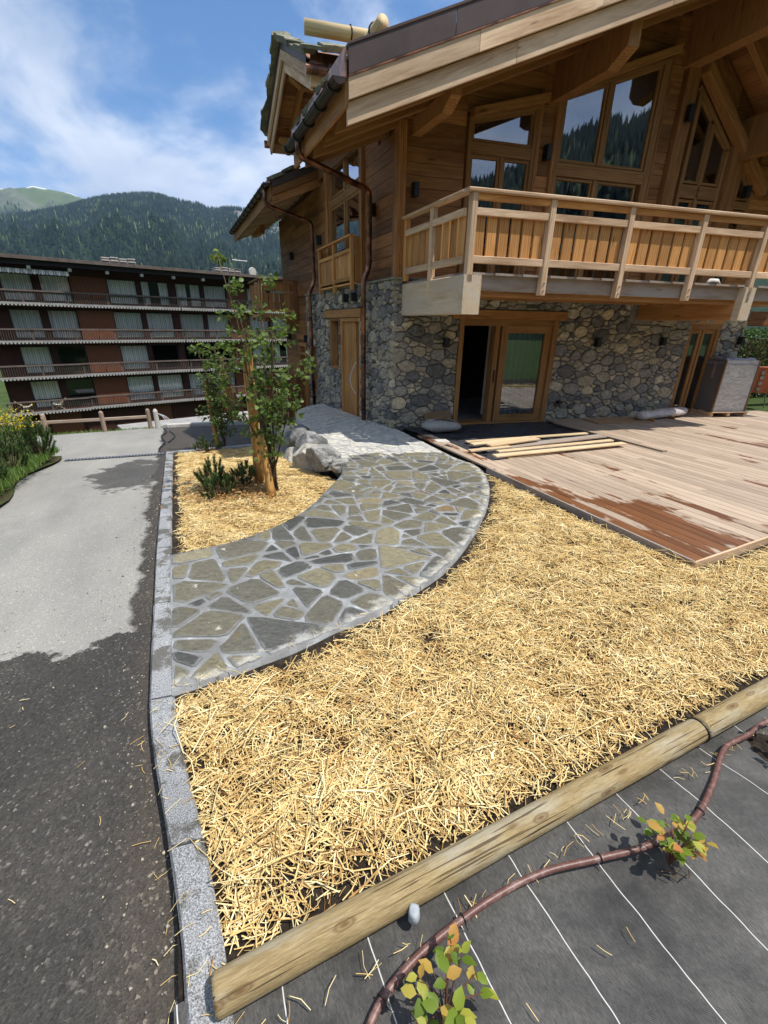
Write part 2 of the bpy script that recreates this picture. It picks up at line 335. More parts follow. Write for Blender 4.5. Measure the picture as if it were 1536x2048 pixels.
    bx = m.math('SUBTRACT', 1., m.math('ADD', m.math('POWER', m.math('MULTIPLY', m.math('ADD', sx[0], 4.75), 1.15), 2.), m.math('POWER', m.math('MULTIPLY', m.math('ADD', sx[1], .75), .62), 2.)))
    w3 = m.ramp(m.math('ADD', bx, m.math('MULTIPLY', n_edge, 2.2)), [(.35, 0.), (.5, .85)])
    wet = m.math('MAXIMUM', w1, m.math('MAXIMUM', w2, w3))
    dust = m.ramp(m.noise(m.mapped(gc, (1., .35, 1)), 1.4, 6, .6), [(.3, (.22, .213, .198)), (.7, (.31, .3, .268))])
    dust = m.mix(m.ramp(m.noise(P, 1.1, 5, .6), [(.5, 0.), (.75, .6)]), dust, (.33, .32, .29))
    wc = m.ramp(m.noise(P, 1.7, 6, .6), [(.3, (.037, .034, .03)), (.7, (.068, .061, .052))]); dirt = m.ramp(m.math('ADD', m.math('ADD', sx[0], 4.5), m.math('MULTIPLY', n_edge, .3)), [(.04, 0.), (.16, .6)]); wc = m.mix(dirt, wc, (.075, .06, .045))
    c = m.mix(wet, m.mix(.25, dust, m.mix(1., dust, grit, 'MULTIPLY')), m.mix(1., wc, grit, 'MULTIPLY')); c = m.mix(1., c, fine, 'MULTIPLY')
    m.col(c); m.rough(m.math('MULTIPLY_ADD', wet, -.22, .88)); m.bump(m.math('ADD', m.voro(P, 95.), m.noise(P, 200., 3)), .5, .006); MT['asphalt'] = m.m
    m = Mat('soil', .95, .1); P = m.pos(); m.col(m.ramp(m.noise(P, 22., 7, .7), [(.3, (.018, .014, .011)), (.6, (.06, .047, .036)), (.8, (.13, .105, .08))])); m.bump(m.noise(P, 35., 7, .75), 1., .03); MT['soil'] = m.m
    m = Mat('straw_bed', .95, .1); P = m.pos(); m.col(m.ramp(m.noise(P, 30., 6, .7), [(.3, (.05, .034, .018)), (.55, (.2, .13, .055)), (.8, (.4, .28, .12))])); m.bump(m.noise(P, 40., 6, .75), 1., .03); MT['straw_bed'] = m.m
    m = Mat('straw', .6, .12); rn = m.attr('rnd').outputs['Fac']
    m.col(m.ramp(rn, [(0, (.12, .06, .022)), (.16, (.36, .19, .065)), (.42, (.57, .385, .145)), (.72, (.72, .54, .235)), (1, (.86, .74, .43))])); MT['straw'] = m.m
    m = Mat('fabric', .42, .45); P = m.pos(); gc = m.attr('gc').outputs['Vector']; sx = m.sep(gc)
    wob = m.math('ADD', sx[0], m.math('MULTIPLY_ADD', m.noise(P, 2.2, 3), .05, -.025))
    fr = m.math('ABSOLUTE', m.math('SUBTRACT', m.math('FRACT', m.math('DIVIDE', m.math('ADD', wob, 3.89 + .1525 + 3.05), .305)), .5))
    line = m.ramp(fr, [(.0058, 1.), (.0075, 0.)])
    wv = m.n('TexWave', wave_type='BANDS', bands_direction='X'); wv.inputs['Scale'].default_value = 95; wv.inputs['Distortion'].default_value = .8; m.l(gc, wv.inputs['Vector'])
    wv2 = m.n('TexWave', wave_type='BANDS', bands_direction='Y'); wv2.inputs['Scale'].default_value = 95; wv2.inputs['Distortion'].default_value = .8; m.l(gc, wv2.inputs['Vector'])
    weave = m.math('MULTIPLY', wv.outputs['Fac'], wv2.outputs['Fac'])
    dust = m.ramp(m.noise(m.mapped(P, (1.1, 1.6, 1)), 2.4, 7, .68), [(.34, .06), (.75, .75)]); dust = m.math('MULTIPLY', dust, m.ramp(m.noise(m.mapped(gc, (1., .3, 1.)), 170., 3, .7), [(.35, .35), (.75, 1.1)]))  # dust, with glints and sheen put into the colour as fine bright streaks
    c = m.mix(dust, m.ramp(weave, [(0, (.012, .0115, .011)), (1, (.05, .047, .044))]), (.22, .21, .19)); c = m.mix(line, c, (.62, .61, .58)); m.col(c)
    m.rough(m.math('MULTIPLY_ADD', dust, .5, .4)); m.bump(m.math('ADD', m.math('MULTIPLY', weave, .12), m.noise(m.mapped(gc, (6, 2.2, 1)), 2.2, 5, .6, .6)), .55, .02); MT['fabric'] = m.m
    m = Mat('hose_brown', .42, .4); P = m.pos(); m.col(m.mix(m.ramp(m.noise(P, 28., 6, .75), [(.48, 0.), (.66, .7)]), (.115, .05, .04), (.3, .2, .17))); m.bump(m.noise(P, 160., 3), .3, .002); MT['hose'] = m.m  # pale streaks: dusty highlights painted into the hose colour
    MT['orange_cable'] = plain('orange_cable', (.6, .12, .03), .5)
    # deck planks: bleached, dark orange where wet
    m = Mat('deck_wood', .6, .3); gc = m.attr('gc').outputs['Vector']; rn = m.attr('rnd').outputs['Fac']; P = m.pos()
    fib = m.noise(m.mapped(gc, (2.5, 70, 70)), 1., 4, .6, .3); big = m.noise(m.mapped(gc, (.8, 8, 8)), 1.6, 4, .6, 1.)
    dryc = m.ramp(m.math('ADD', m.math('MULTIPLY', fib, .5), m.math('MULTIPLY', big, .5)), [(.3, (.28, .2, .14)), (.7, (.48, .38, .285))])
    wetc = m.ramp(m.math('ADD', m.math('MULTIPLY', fib, .5), m.math('MULTIPLY', big, .5)), [(.3, (.085, .034, .014)), (.7, (.23, .095, .038))])
    off = m.n('CombineXYZ'); m.l(m.math('MULTIPLY', rn, .5), off.inputs[2])
    pst = m.attr('st').outputs['Vector']; px = m.sep(pst)
    va = m.n('VectorMath', operation='ADD'); m.l(m.mapped(pst, (1.6, .52, 1)), va.inputs[0]); m.l(off.outputs[0], va.inputs[1])
    blot = m.noise(va.outputs[0], 1., 6, .62)
    near = m.math('MULTIPLY_ADD', px[1], -.42, -2.12)                     # more wet towards the free end of the deck
    edge = m.math('SUBTRACT', m.math('MULTIPLY_ADD', px[0], -.7, .55), m.math('MULTIPLY', m.math('MAXIMUM', m.math('ADD', px[1], 3.9), 0.), 1.2))                        # and along its left edge
    wf = m.math('ADD', m.math('MULTIPLY', m.math('MINIMUM', m.math('MAXIMUM', edge, -.09), .3), .5), m.math('MULTIPLY', m.math('MINIMUM', m.math('MAXIMUM', near, -.09), .3), .55))
    wet = m.ramp(m.math('ADD', blot, m.math('MULTIPLY', wf, .42)), [(.56, 0.), (.59, 1.)])
    c = m.mix(wet, dryc, wetc); c = m.mix(1., c, m.math('MULTIPLY_ADD', rn, .4, .8), 'MULTIPLY'); m.col(c)
    m.rough(m.math('MULTIPLY_ADD', wet, -.28, .7)); m.bump(fib, .3, .003); MT['deck'] = m.m
    # vegetation
    def leaf(name, stops, transl=.35):
        m = Mat(name, .5, .35); rn = m.attr('rnd').outputs['Fac']; c = m.ramp(rn, stops); m.col(c)
        t = m.n('BsdfTranslucent'); m.l(m.mix(1., c, (1.3, 1.35, .7), 'MULTIPLY'), t.inputs[0]); mx = m.n('MixShader'); mx.inputs[0].default_value = transl
        m.l(m.bs.outputs[0], mx.inputs[1]); m.l(t.outputs[0], mx.inputs[2]); m.l(mx.outputs[0], m.nt.nodes['Material Output'].inputs['Surface']); return m.m
    MT['leaf'] = leaf('birch_leaf', [(0, (.055, .095, .024)), (.5, (.12, .18, .046)), (1, (.22, .29, .09))], .42)
    MT['leaf_young'] = leaf('young_leaf', [(0, (.1, .17, .02)), (.4, (.22, .3, .03)), (.65, (.42, .4, .06)), (.85, (.5, .3, .07)), (1, (.5, .2, .07))], .4)
    MT['needle'] = leaf('pine_needle', [(0, (.03, .07, .02)), (.6, (.075, .135, .035)), (1, (.15, .21, .06))], .15)
    MT['hedge'] = leaf('hedge_leaf', [(0, (.02, .045, .013)), (.6, (.05, .1, .022)), (1, (.12, .19, .04))], .25)
    MT['grass'] = leaf('grass_blade', [(0, (.05, .1, .018)), (.6, (.11, .19, .035)), (1, (.2, .27, .07))], .3)
    MT['flower'] = leaf('yellow_petal', [(0, (.6, .4, .02)), (1, (.8, .6, .03))], .3)
    MT['bark'] = plain('bark', (.12, .085, .055), .9, .1, var=.5, sc=25, bump=.5)
    MT['twig'] = plain('twig_red', (.16, .07, .045), .7, .2)
    m = Mat('meadow', .95, .1); P = m.pos(); m.col(m.ramp(m.noise(P, .35, 7, .68), [(.3, (.035, .058, .017)), (.55, (.062, .092, .027)), (.8, (.1, .115, .045))])); m.bump(m.noise(P, 9., 6, .75), .8, .1); MT['meadow'] = m.m
    m = Mat('mountain_rock', .95, .05); P = m.pos(); gc = m.attr('gc').outputs['Vector']; sx = m.sep(gc)     # gc = (forest, alp, snow/rock) masks
    forest = m.ramp(m.noise(P, .02, 6, .7), [(.3, (.013, .025, .013)), (.6, (.022, .038, .018)), (.8, (.045, .07, .028))])
    alp = m.ramp(m.noise(P, .006, 7, .62), [(.3, (.07, .1, .035)), (.6, (.105, .135, .05)), (.8, (.15, .145, .075))])
    rock = m.ramp(m.noise(m.mapped(P, (1, 1, .35)), .02, 8, .72), [(.3, (.06, .06, .06)), (.5, (.16, .15, .14)), (.75, (.33, .31, .29))])
    c = m.mix(sx[1], forest, alp); c = m.mix(sx[2], c, rock); sn = m.attr('rnd').outputs['Fac']; c = m.mix(sn, c, (.85, .87, .9)); m.col(c); MT['mountain'] = m.m
    m = Mat('conifer_far', .9, .1); rn = m.attr('rnd').outputs['Fac']; m.col(m.ramp(rn, [(0, (.006, .014, .009)), (.6, (.014, .025, .017)), (.9, (.032, .05, .026)), (1, (.12, .15, .065))])); MT['conifer'] = m.m
    # apartment block
    MT['apt_dark'] = plain('apt_brown_wood', (.052, .02, .013), .8, .2, var=.2, sc=1.2)
    m = Mat('apt_panel', .7, .2); P = m.pos(); wv = m.n('TexWave', wave_type='BANDS', bands_direction='X'); wv.inputs['Scale'].default_value = 2.2; wv.inputs['Distortion'].default_value = .4; m.l(P, wv.inputs['Vector'])
    m.col(m.ramp(wv.outputs['Fac'], [(0, (.10, .034, .016)), (.2, (.155, .056, .026)), (1, (.175, .066, .031))])); MT['apt_panel'] = m.m
    MT['apt_frame'] = plain('apt_window_frame', (.02, .014, .012), .6, .3)
    MT['apt_rail'] = plain('apt_rail', (.13, .1, .085), .7, .2, var=.3, sc=2)
    MT['concrete'] = plain('pale_concrete', (.5, .48, .44), .9, .1, var=.15, sc=2)
    MT['concrete_grey'] = plain('grey_concrete', (.3, .29, .28), .9, .1, var=.2, sc=1.5)
    MT['white'] = plain('white_paint', (.75, .74, .72), .7, .2, var=.05)
    m = Mat('curtain', .9, .1); P = m.pos(); rn = m.attr('rnd').outputs['Fac']
    wv = m.n('TexWave', wave_type='BANDS', bands_direction='X'); wv.inputs['Scale'].default_value = 2.6; wv.inputs['Distortion'].default_value = 1.2; wv.inputs['Detail'].default_value = 2; m.l(m.mapped(P, (1, 1, .05)), wv.inputs['Vector'])
    m.col(m.mix(1., m.ramp(rn, [(0, (.5, .49, .47)), (.4, (.7, .68, .65)), (.7, (.8, .78, .73)), (1, (.85, .8, .72))]), m.ramp(wv.outputs['Fac'], [(0, .62), (1, 1.15)]), 'MULTIPLY')); MT['curtain'] = m.m
    MT['membrane'] = plain('black_membrane', (.035, .036, .042), .55, .35, var=.6, sc=9, bump=.7)
    MT['sack'] = plain('grey_sack', (.3, .29, .27), .6, .3, var=.2, sc=12, bump=.4)
    MT['cardboard'] = plain('cardboard', (.2, .13, .075), .85, .1, var=.15)
    MT['dark_panel'] = plain('carton_grey', (.15, .145, .15), .55, .3, var=.12, sc=3)
    m = Mat('stretch_film', .25, .5); P = m.pos()
    m.col(m.ramp(m.noise(m.mapped(P, (1, 1, 3)), 5., 5, .6, 2.), [(.35, (.36, .34, .33)), (.65, (.62, .6, .56))])); m.bump(m.noise(m.mapped(P, (1, 1, 2.5)), 16., 5, .6, 1.5), .5, .02); MT['film'] = m.m
    MT['film_violet'] = plain('film_violet', (.3, .25, .28), .3, .5, var=.3, sc=14, bump=.5)
    MT['roll_film'] = plain('roll_film', (.5, .44, .42), .4, .4, var=.3, sc=10, bump=.6)
    MT['orange_box'] = plain('orange_box', (.45, .11, .035), .5, .4, var=.15)
    MT['label_white'] = plain('label_white', (.6, .6, .62), .6, .2, var=.1)
    MT['red_hose'] = plain('red_hose', (.5, .09, .06), .5)
build_materials()
# ------------------------------------------------------------------ polygon helpers
def in_poly(x, y, poly):
    x = np.asarray(x); y = np.asarray(y); c = np.zeros(x.shape, bool); P = np.asarray(poly); j = len(P) - 1
    for i in range(len(P)):
        xi, yi = P[i]; xj, yj = P[j]
        with np.errstate(divide='ignore', invalid='ignore'):
            c ^= ((yi > y) != (yj > y)) & (x < (xj - xi) * (y - yi) / (yj - yi) + xi)
        j = i
    return c
def dist_line(x, y, pts):
    x = np.asarray(x, float); y = np.asarray(y, float); d = np.full(x.shape, 1e9)
    for (x0, y0), (x1, y1) in zip(pts[:-1], pts[1:]):
        dx, dy = x1 - x0, y1 - y0; k = np.clip(((x - x0) * dx + (y - y0) * dy) / (dx * dx + dy * dy + 1e-12), 0, 1)
        d = np.minimum(d, np.hypot(x - x0 - k * dx, y - y0 - k * dy))
    return d
def clip_half(poly, nx, ny, c):
    """keep the part where nx*x + ny*y <= c"""
    out = []; n = len(poly)
    for i in range(n):
        a, b = poly[i], poly[(i + 1) % n]; da = nx * a[0] + ny * a[1] - c; db = nx * b[0] + ny * b[1] - c
        if da <= 0: out.append(a)
        if (da < 0) != (db < 0) and abs(da - db) > 1e-12:
            k = da / (da - db); out.append((a[0] + (b[0] - a[0]) * k, a[1] + (b[1] - a[1]) * k))
    return out
def area(p): return abs(sum(p[i][0] * p[(i + 1) % len(p)][1] - p[(i + 1) % len(p)][0] * p[i][1] for i in range(len(p)))) / 2
def ccw(p): return p if sum(p[i][0] * p[(i + 1) % len(p)][1] - p[(i + 1) % len(p)][0] * p[i][1] for i in range(len(p))) > 0 else p[::-1]
def inset(p, d):
    """inset of a convex polygon"""
    p = ccw(p); q = p; n = len(p)
    for i in range(n):
        a, b = p[i], p[(i + 1) % n]; ex, ey = b[0] - a[0], b[1] - a[1]; l = math.hypot(ex, ey)
        if l < 1e-6: continue
        nx, ny = ey / l, -ex / l; q = clip_half(q, nx, ny, nx * a[0] + ny * a[1] - d)
        if len(q) < 3: return []
    return q
def round_poly(p, k=.22):
    out = []; n = len(p)
    for i in range(n):
        a, b = p[i], p[(i + 1) % n]
        out.append((a[0] + (b[0] - a[0]) * k, a[1] + (b[1] - a[1]) * k)); out.append((a[0] + (b[0] - a[0]) * (1 - k), a[1] + (b[1] - a[1]) * (1 - k)))
    return out
def smooth_curve(pts, n=8):
    P = [np.asarray(p, float) for p in pts]; out = []
    for i in range(len(P) - 1):
        p0, p1, p2, p3 = P[max(i - 1, 0)], P[i], P[i + 1], P[min(i + 2, len(P) - 1)]
        for k in range(n):
            u = k / n; out.append(.5 * ((2 * p1) + (-p0 + p2) * u + (2 * p0 - 5 * p1 + 4 * p2 - p3) * u * u + (-p0 + 3 * p1 - 3 * p2 + p3) * u ** 3))
    out.append(P[-1]); return out
def fbm(x, y, sc, oct=4, seed=0.):
    return np.array([sum(noise.noise((a * sc * 2 ** o + seed, b * sc * 2 ** o + 3.1 * o, seed)) * .5 ** o for o in range(oct)) for a, b in zip(np.ravel(x), np.ravel(y))]).reshape(np.shape(x))
# ------------------------------------------------------------------ terrain, valley, mountains
FEN = [(-8.6, 4.62), (-4.6, 5.95)]            # line of the roadside fence in the grid
def beyond(s, t):                             # distance beyond the far edge of the road
    tl = np.interp(s, [-40, FEN[0][0], FEN[1][0], -2, 20], [-5.8, FEN[0][1], FEN[1][1], 5.9, 8.])
    return t - tl
def build_terrain():
    az = np.radians(np.linspace(-180, 180, 145)); r = np.concatenate([[.02], np.geomspace(1.5, 8200, 76)])
    Rr, Az = np.meshgrid(r, az); X = Rr * np.sin(Az); Y = Rr * np.cos(Az); S, T = ST(X, Y)
    Z = zbed(T) - .32 - .06 * (T > 0)
    Z = Z - 6.2 * sstep(.6, 22, beyond(S, T)) * (S < 12) - 6 * sstep(60, 300, Rr)
    idx = np.arange(X.size).reshape(X.shape); Fa = np.stack([idx[:-1, :-1], idx[1:, :-1], idx[1:, 1:], idx[:-1, 1:]], -1).reshape(-1, 4)
    me = np_mesh('ground', np.stack([X, Y, Z], -1).reshape(-1, 3), Fa, smooth=True); tag(link('ground', me, MT['meadow']), kind='structure')
build_terrain()
def pix_dir(px, py):
    d = ray(px, py); return math.atan2(d[0], d[1]), math.atan2(d[2], math.hypot(d[0], d[1]))
def make_mountain(name, ridge_pts, r0, r1, zbase, seed, masks, rough=40., n_az=260, n_r=70, back=.45):
    """ridge_pts: (azimuth, elevation angle) of the skyline at radius r1; slopes from r0 up to r1 and down behind"""
    a = np.array([p[0] for p in ridge_pts]); e = np.array([p[1] for p in ridge_pts]); o = np.argsort(a); a, e = a[o], e[o]
    az = np.linspace(a[0], a[-1], n_az); el = np.interp(az, a, e)
    u = np.linspace(0, 1 + back, n_r); Az, Uu = np.meshgrid(az, u, indexing='ij'); El = el[:, None] + 0 * Uu
    Rr = r0 + (r1 - r0) * Uu
    top = CAM_H + np.tan(El) * r1
    prof = np.where(Uu <= 1, np.clip(Uu, 0, 1) ** .92, 1 - (Uu - 1) * 1.1)
    Z = zbase + (top - zbase) * prof
    X = Rr * np.sin(Az); Y = Rr * np.cos(Az)
    nz = fbm(X, Y, 1 / 520., 5, seed); fade = np.clip(Uu * (1.02 - Uu) * 4, 0, 1) * (Uu < 1.02)
    gul = np.array([abs(noise.noise((x * 26 + seed, y * 1.1, seed))) for x, y in zip(Az.ravel(), Uu.ravel())]).reshape(Az.shape)
    Z = Z + nz * rough * fade - gul * rough * 1.3 * fade
    mk = masks(Az, Uu, Z, nz)
    idx = np.arange(X.size).reshape(X.shape); Fa = np.stack([idx[:-1, :-1], idx[1:, :-1], idx[1:, 1:], idx[:-1, 1:]], -1).reshape(-1, 4)
    me = np_mesh(name, np.stack([X, Y, Z], -1).reshape(-1, 3), Fa, np.stack(mk[:3], -1).reshape(-1, 3), mk[3].ravel(), True)
    tag(link(name, me, MT['mountain']), kind='structure')
    def sample(qa, qu):
        fi = np.clip((qa - az[0]) / (az[-1] - az[0]) * (n_az - 1), 0, n_az - 1.001); fj = np.clip(qu / (1 + back) * (n_r - 1), 0, n_r - 1.001)
        i = fi.astype(int); j = fj.astype(int); di = fi - i; dj = fj - j
        def bl(A): return A[i, j] * (1 - di) * (1 - dj) + A[i + 1, j] * di * (1 - dj) + A[i, j + 1] * (1 - di) * dj + A[i + 1, j + 1] * di * dj
        return bl(X), bl(Y), bl(Z), [bl(k) for k in mk]
    return sample
def forest(name, sample, a0, a1, n, h0, h1, keep, u0=.02, u1=1.03, sides=5):
    qa = rng.uniform(a0, a1, n); qu = np.sqrt(rng.uniform(u0 ** 2, u1 ** 2, n)); x, y, z, mk = sample(qa, qu)
    k = keep(qa, qu, mk) > rng.random(n); x, y, z = x[k], y[k], z[k]; m = len(x)
    h = rng.uniform(h0, h1, m); r = h * rng.uniform(.17, .25, m); rn = np.clip(rng.random(m) * .82 + (rng.random(m) > .94) * .4, 0, 1)
    rn = np.clip(rn + .22 * sstep(.1, .4, fbm(x, y, 1 / 240., 2, 1.)), 0, 1); ang = np.arange(sides) * 2 * math.pi / sides
    per = 2 * (sides + 1); base = np.stack([x, y, z], -1); pts = np.zeros((m, per, 3))
    for tier, (zl, zh, rs) in enumerate(((.02, .72, 1.), (.4, 1., .62))):
        o = tier * (sides + 1); ph = rng.random(m)[:, None] * 6
        pts[:, o:o + sides, 0] = x[:, None] + np.cos(ang[None] + ph) * (r * rs)[:, None] * rng.uniform(.75, 1.25, (m, sides)); pts[:, o:o + sides, 1] = y[:, None] + np.sin(ang[None] + ph) * (r * rs)[:, None]
        pts[:, o:o + sides, 2] = (z + h * zl)[:, None]; pts[:, o + sides] = np.stack([x, y, z + h * zh], -1)
    tri = np.array([(o + i, o + (i + 1) % sides, o + sides) for o in (0, sides + 1) for i in range(sides)])
    Fa = (np.arange(m)[:, None, None] * per + tri[None]).reshape(-1, 3)
    me = np_mesh(name, pts.reshape(-1, 3), Fa, None, np.repeat(rn, per)); return link(name, me, MT['conifer'])
def build_mountains():
    rg = [(190, 399), (230, 393), (285, 389), (320, 392), (345, 400), (372, 409), (400, 411), (428, 420), (470, 418), (520, 428), (560, 430), (640, 440), (760, 450)]
    R1 = [pix_dir(x, y) for x, y in rg]
    left = [(150, 412), (60, 430), (0, 437)]; R1 = [pix_dir(x, y) for x, y in left[::-1]] + R1
    a0, e0 = R1[0]; R1 = [(a0 - 1.3, .20), (a0 - .9, .24), (a0 - .5, .2), (a0 - .2, .235)] + R1 + [(.5, .24), (1.1, .22), (1.5, .25)]
    cl0, cl1 = pix_dir(455, 460)[0], pix_dir(720, 480)[0]
    def mk1(Az, U, Z, nz):
        cliff = sstep(cl0 - .02, cl0 + .04, Az) * (1 - sstep(cl1, cl1 + .1, Az)) * sstep(.5, .62, U) * (1 - sstep(.9, .98, U)); cliff = cliff * sstep(-.25, .1, nz + .1)
        glade = sstep(.22, .42, nz) * sstep(.3, .6, U) * .8
        return [1 - glade, np.clip(glade, 0, 1), np.clip(cliff, 0, 1), 0 * U]
    s1 = make_mountain('forested_mountain', R1, 700, 3000, -25, 4.2, mk1, 75.)
    f = forest('forest', s1, -1.25, .35, 90000, 12, 24, lambda a, u, mk: np.clip(1 - mk[2] * 1.1 - mk[1] * .75, 0, 1)); tag(f, 'dark conifer forest covering the mountain slope behind the flats', 'forest', kind='stuff')
    rg = [(0, 376), (30, 375), (50, 374), (65, 371), (80, 375), (105, 378), (140, 386), (165, 394), (190, 399), (230, 404), (300, 412), (420, 425)]
    R2 = [pix_dir(x, y) for x, y in rg]; a0, e0 = R2[0]; R2 = [(a0 - .9, .2), (a0 - .5, .25), (a0 - .25, .23), (a0 - .1, e0 - .01)] + R2
    pk = pix_dir(65, 371)[0]
    def mk2(Az, U, Z, nz):
        alp = sstep(.64, .74, U + .12 * nz); snow = ((sstep(.985, .995, U) * (1 - sstep(1.03, 1.04, U))) * (sstep(.12, .3, np.abs(np.sin(Az * 55))) ) * (sstep(-.05, .12, np.sin(Az * 140 + 2) + .6 * np.sin(Az * 61))) * (np.abs(Az - pk) < .10))
        return [1 - alp, alp, 0 * U + sstep(.15, .4, nz) * sstep(.5, .7, U) * .4, snow]
    s2 = make_mountain('alpine_mountain', R2, 2600, 5600, 60, 9.1, mk2, 120., 240, 120)
    f = forest('forest', s2, -1.1, -.35, 9000, 20, 34, lambda a, u, mk: (1 - mk[1]), .25, .78, 4); tag(f, 'distant conifer forest below the green alpine summit', 'forest', kind='stuff')
    # the wooded ridge behind the photographer, mirrored in the upper windows
    R3 = [(a, .275 + .03 * math.sin(a * 7) + .02 * math.sin(a * 17 + 1)) for a in np.linspace(1.55, 4.2, 40)]
    s3 = make_mountain('wooded_ridge', R3, 180, 720, -10, 2.2, lambda A, U, Z, nz: [1 + 0 * U, 0 * U, 0 * U, 0 * U], 14., 120, 30)
    f = forest('forest', s3, 1.58, 4.15, 15000, 14, 28, lambda a, u, mk: np.ones_like(a), .3, 1.03); tag(f, 'conifer forest on the ridge across the valley', 'forest', kind='stuff')
build_mountains()
# ------------------------------------------------------------------ driveway, road, kerb
KS0, KS1 = -4.31, -4.18                     # kerb stones between these s
def kbend(t): return .14 * sstep(-6.5, -7.9, t) + .10 * np.maximum(-7.9 - np.asarray(t, float), 0)
def build_road():
    ts = np.concatenate([np.linspace(-16, -3, 40), np.linspace(-2.8, .7, 20)]); ss = np.linspace(-6.35, KS0 + .03, 16)
    S, T = np.meshgrid(ss, ts); S = S + np.where(S < -6.3, .12 * np.sin(T * 2.3), 0) + kbend(T) * sstep(-5.5, KS0, S)
    grid('driveway', S, T, zbed(T) - .095 + .012 * np.sin(T * 1.3) * np.sin(S * 2), MT['asphalt'], kind='structure')
    us = np.linspace(-42, 9, 70); S = np.repeat(us[:, None], 24, 1); tl = S[:, 0] * 0 + np.interp(us, [-42, FEN[0][0], FEN[1][0], -2, 9], [-6.5, FEN[0][1], FEN[1][1], 5.9, 6.8])
    t0 = np.where(us < -8, np.minimum(.7, tl - 3.5), .7); k = np.linspace(0, 1, 24)[None]; T = t0[:, None] * (1 - k) + (tl[:, None]) * k
    grid('road', S, T, zbed(T) - .1, MT['asphalt'], kind='structure')
    # left bank with shrubs
    ss = np.linspace(-13, -6.28, 24); ts = np.linspace(-14, 1.3, 50); S, T = np.meshgrid(ss, ts)
    S = S + .12 * np.sin(T * 2.1) * (S > -6.6); Z = zbed(T) - .06 + .18 * sstep(-6.35, -7.2, S) * sstep(1.3, .4, T) + .03 * fbm(S, T, 1.5, 3, 2.)
    m = Mat('verge_soil', .95, .1); P = m.pos(); m.col(m.mix(m.ramp(m.noise(P, 3., 6, .7), [(.4, 0.), (.6, 1.)]), (.075, .058, .036), (.06, .09, .025))); m.bump(m.noise(P, 30., 6, .75), 1., .03); grid('verge', S, T, Z, m.m, kind='structure')
    # granite kerb along the bed, turning at its far end
    k = tag(obj('kerb', G().box(KS0 + .02, KS1 - .02, -6, .75, -.75, -.6, 't'), MT['mortar']), kind='structure')
    t = -11.6
    while t < .72:
        ln = random.uniform(.72, 1.0); t1 = min(t + ln, .74)
        if t < -7.4 < t1: t1 = -7.4
        n = 7; tt = np.linspace(t + .006, t1 - .006, n); V = []; gcs = []
        pr = [(KS0, -.16), (KS0, -.02), (KS0 + .012, 0), (KS1 - .012, 0), (KS1, -.015), (KS1, -.16)]
        for q in tt:
            for s_, z_ in pr: V.append(W(s_ + float(kbend(q)) + random.uniform(-.003, .003), q, float(zbed(q)) + z_ + random.uniform(-.0025, .0025) + .004)); gcs.append((s_, q, z_))
        Fs = [(i * 6 + j, (i + 1) * 6 + j, (i + 1) * 6 + j + 1, i * 6 + j + 1) for i in range(n - 1) for j in range(5)] + [tuple(range(6)), tuple(range(n * 6 - 1, n * 6 - 7, -1))]
        obj('kerb_stone', G().add(V, Fs, gcs), MT['granite'], k)
        t = t1
    for i in range(5):
        s0 = KS1 + .0 + i * .62; t0, t1 = .68 + i * .17, .68 + (i + 1) * .17
        a, b = W(s0, t0, float(zbed(t0)) - .07), W(s0 + .61, t1 - .003, float(zbed(t1)) - .07)
        d = (b - a) / np.linalg.norm(b - a); w = np.cross(UP, d); obj('kerb_stone', G().bar(a, b, w * .055, UP * .08, .01), MT['granite'], k)
    # kerb of the far road edge
    rk = obj('road_kerb', G().bar(W(-4.5, 6.0, -1.2), W(4, 6.6, -1.2), D2 * .07, UP * .28, .02), MT['concrete'], kind='structure')
    # drain channel across the driveway
    a = W(-6.1, .86, float(zbed(.86)) - .088); b = W(-4.36, 1.06, float(zbed(1.06)) - .088); d = (b - a) / np.linalg.norm(b - a); w = np.cross(UP, d)
    th = thing('drain_channel', a, 'narrow slotted drain channel set across the driveway', 'drain')
    obj('channel', G().bar(a, b, w * .06, UP * .006, .001), MT['black_metal'], th)
    for i in range(30):
        q = a + (b - a) * (i + .5) / 30; obj('slat', G().bar(q - w * .05 + UP * .004, q + w * .05 + UP * .004, d * .018, UP * .006, .001), MT['steel'], th)
build_road()
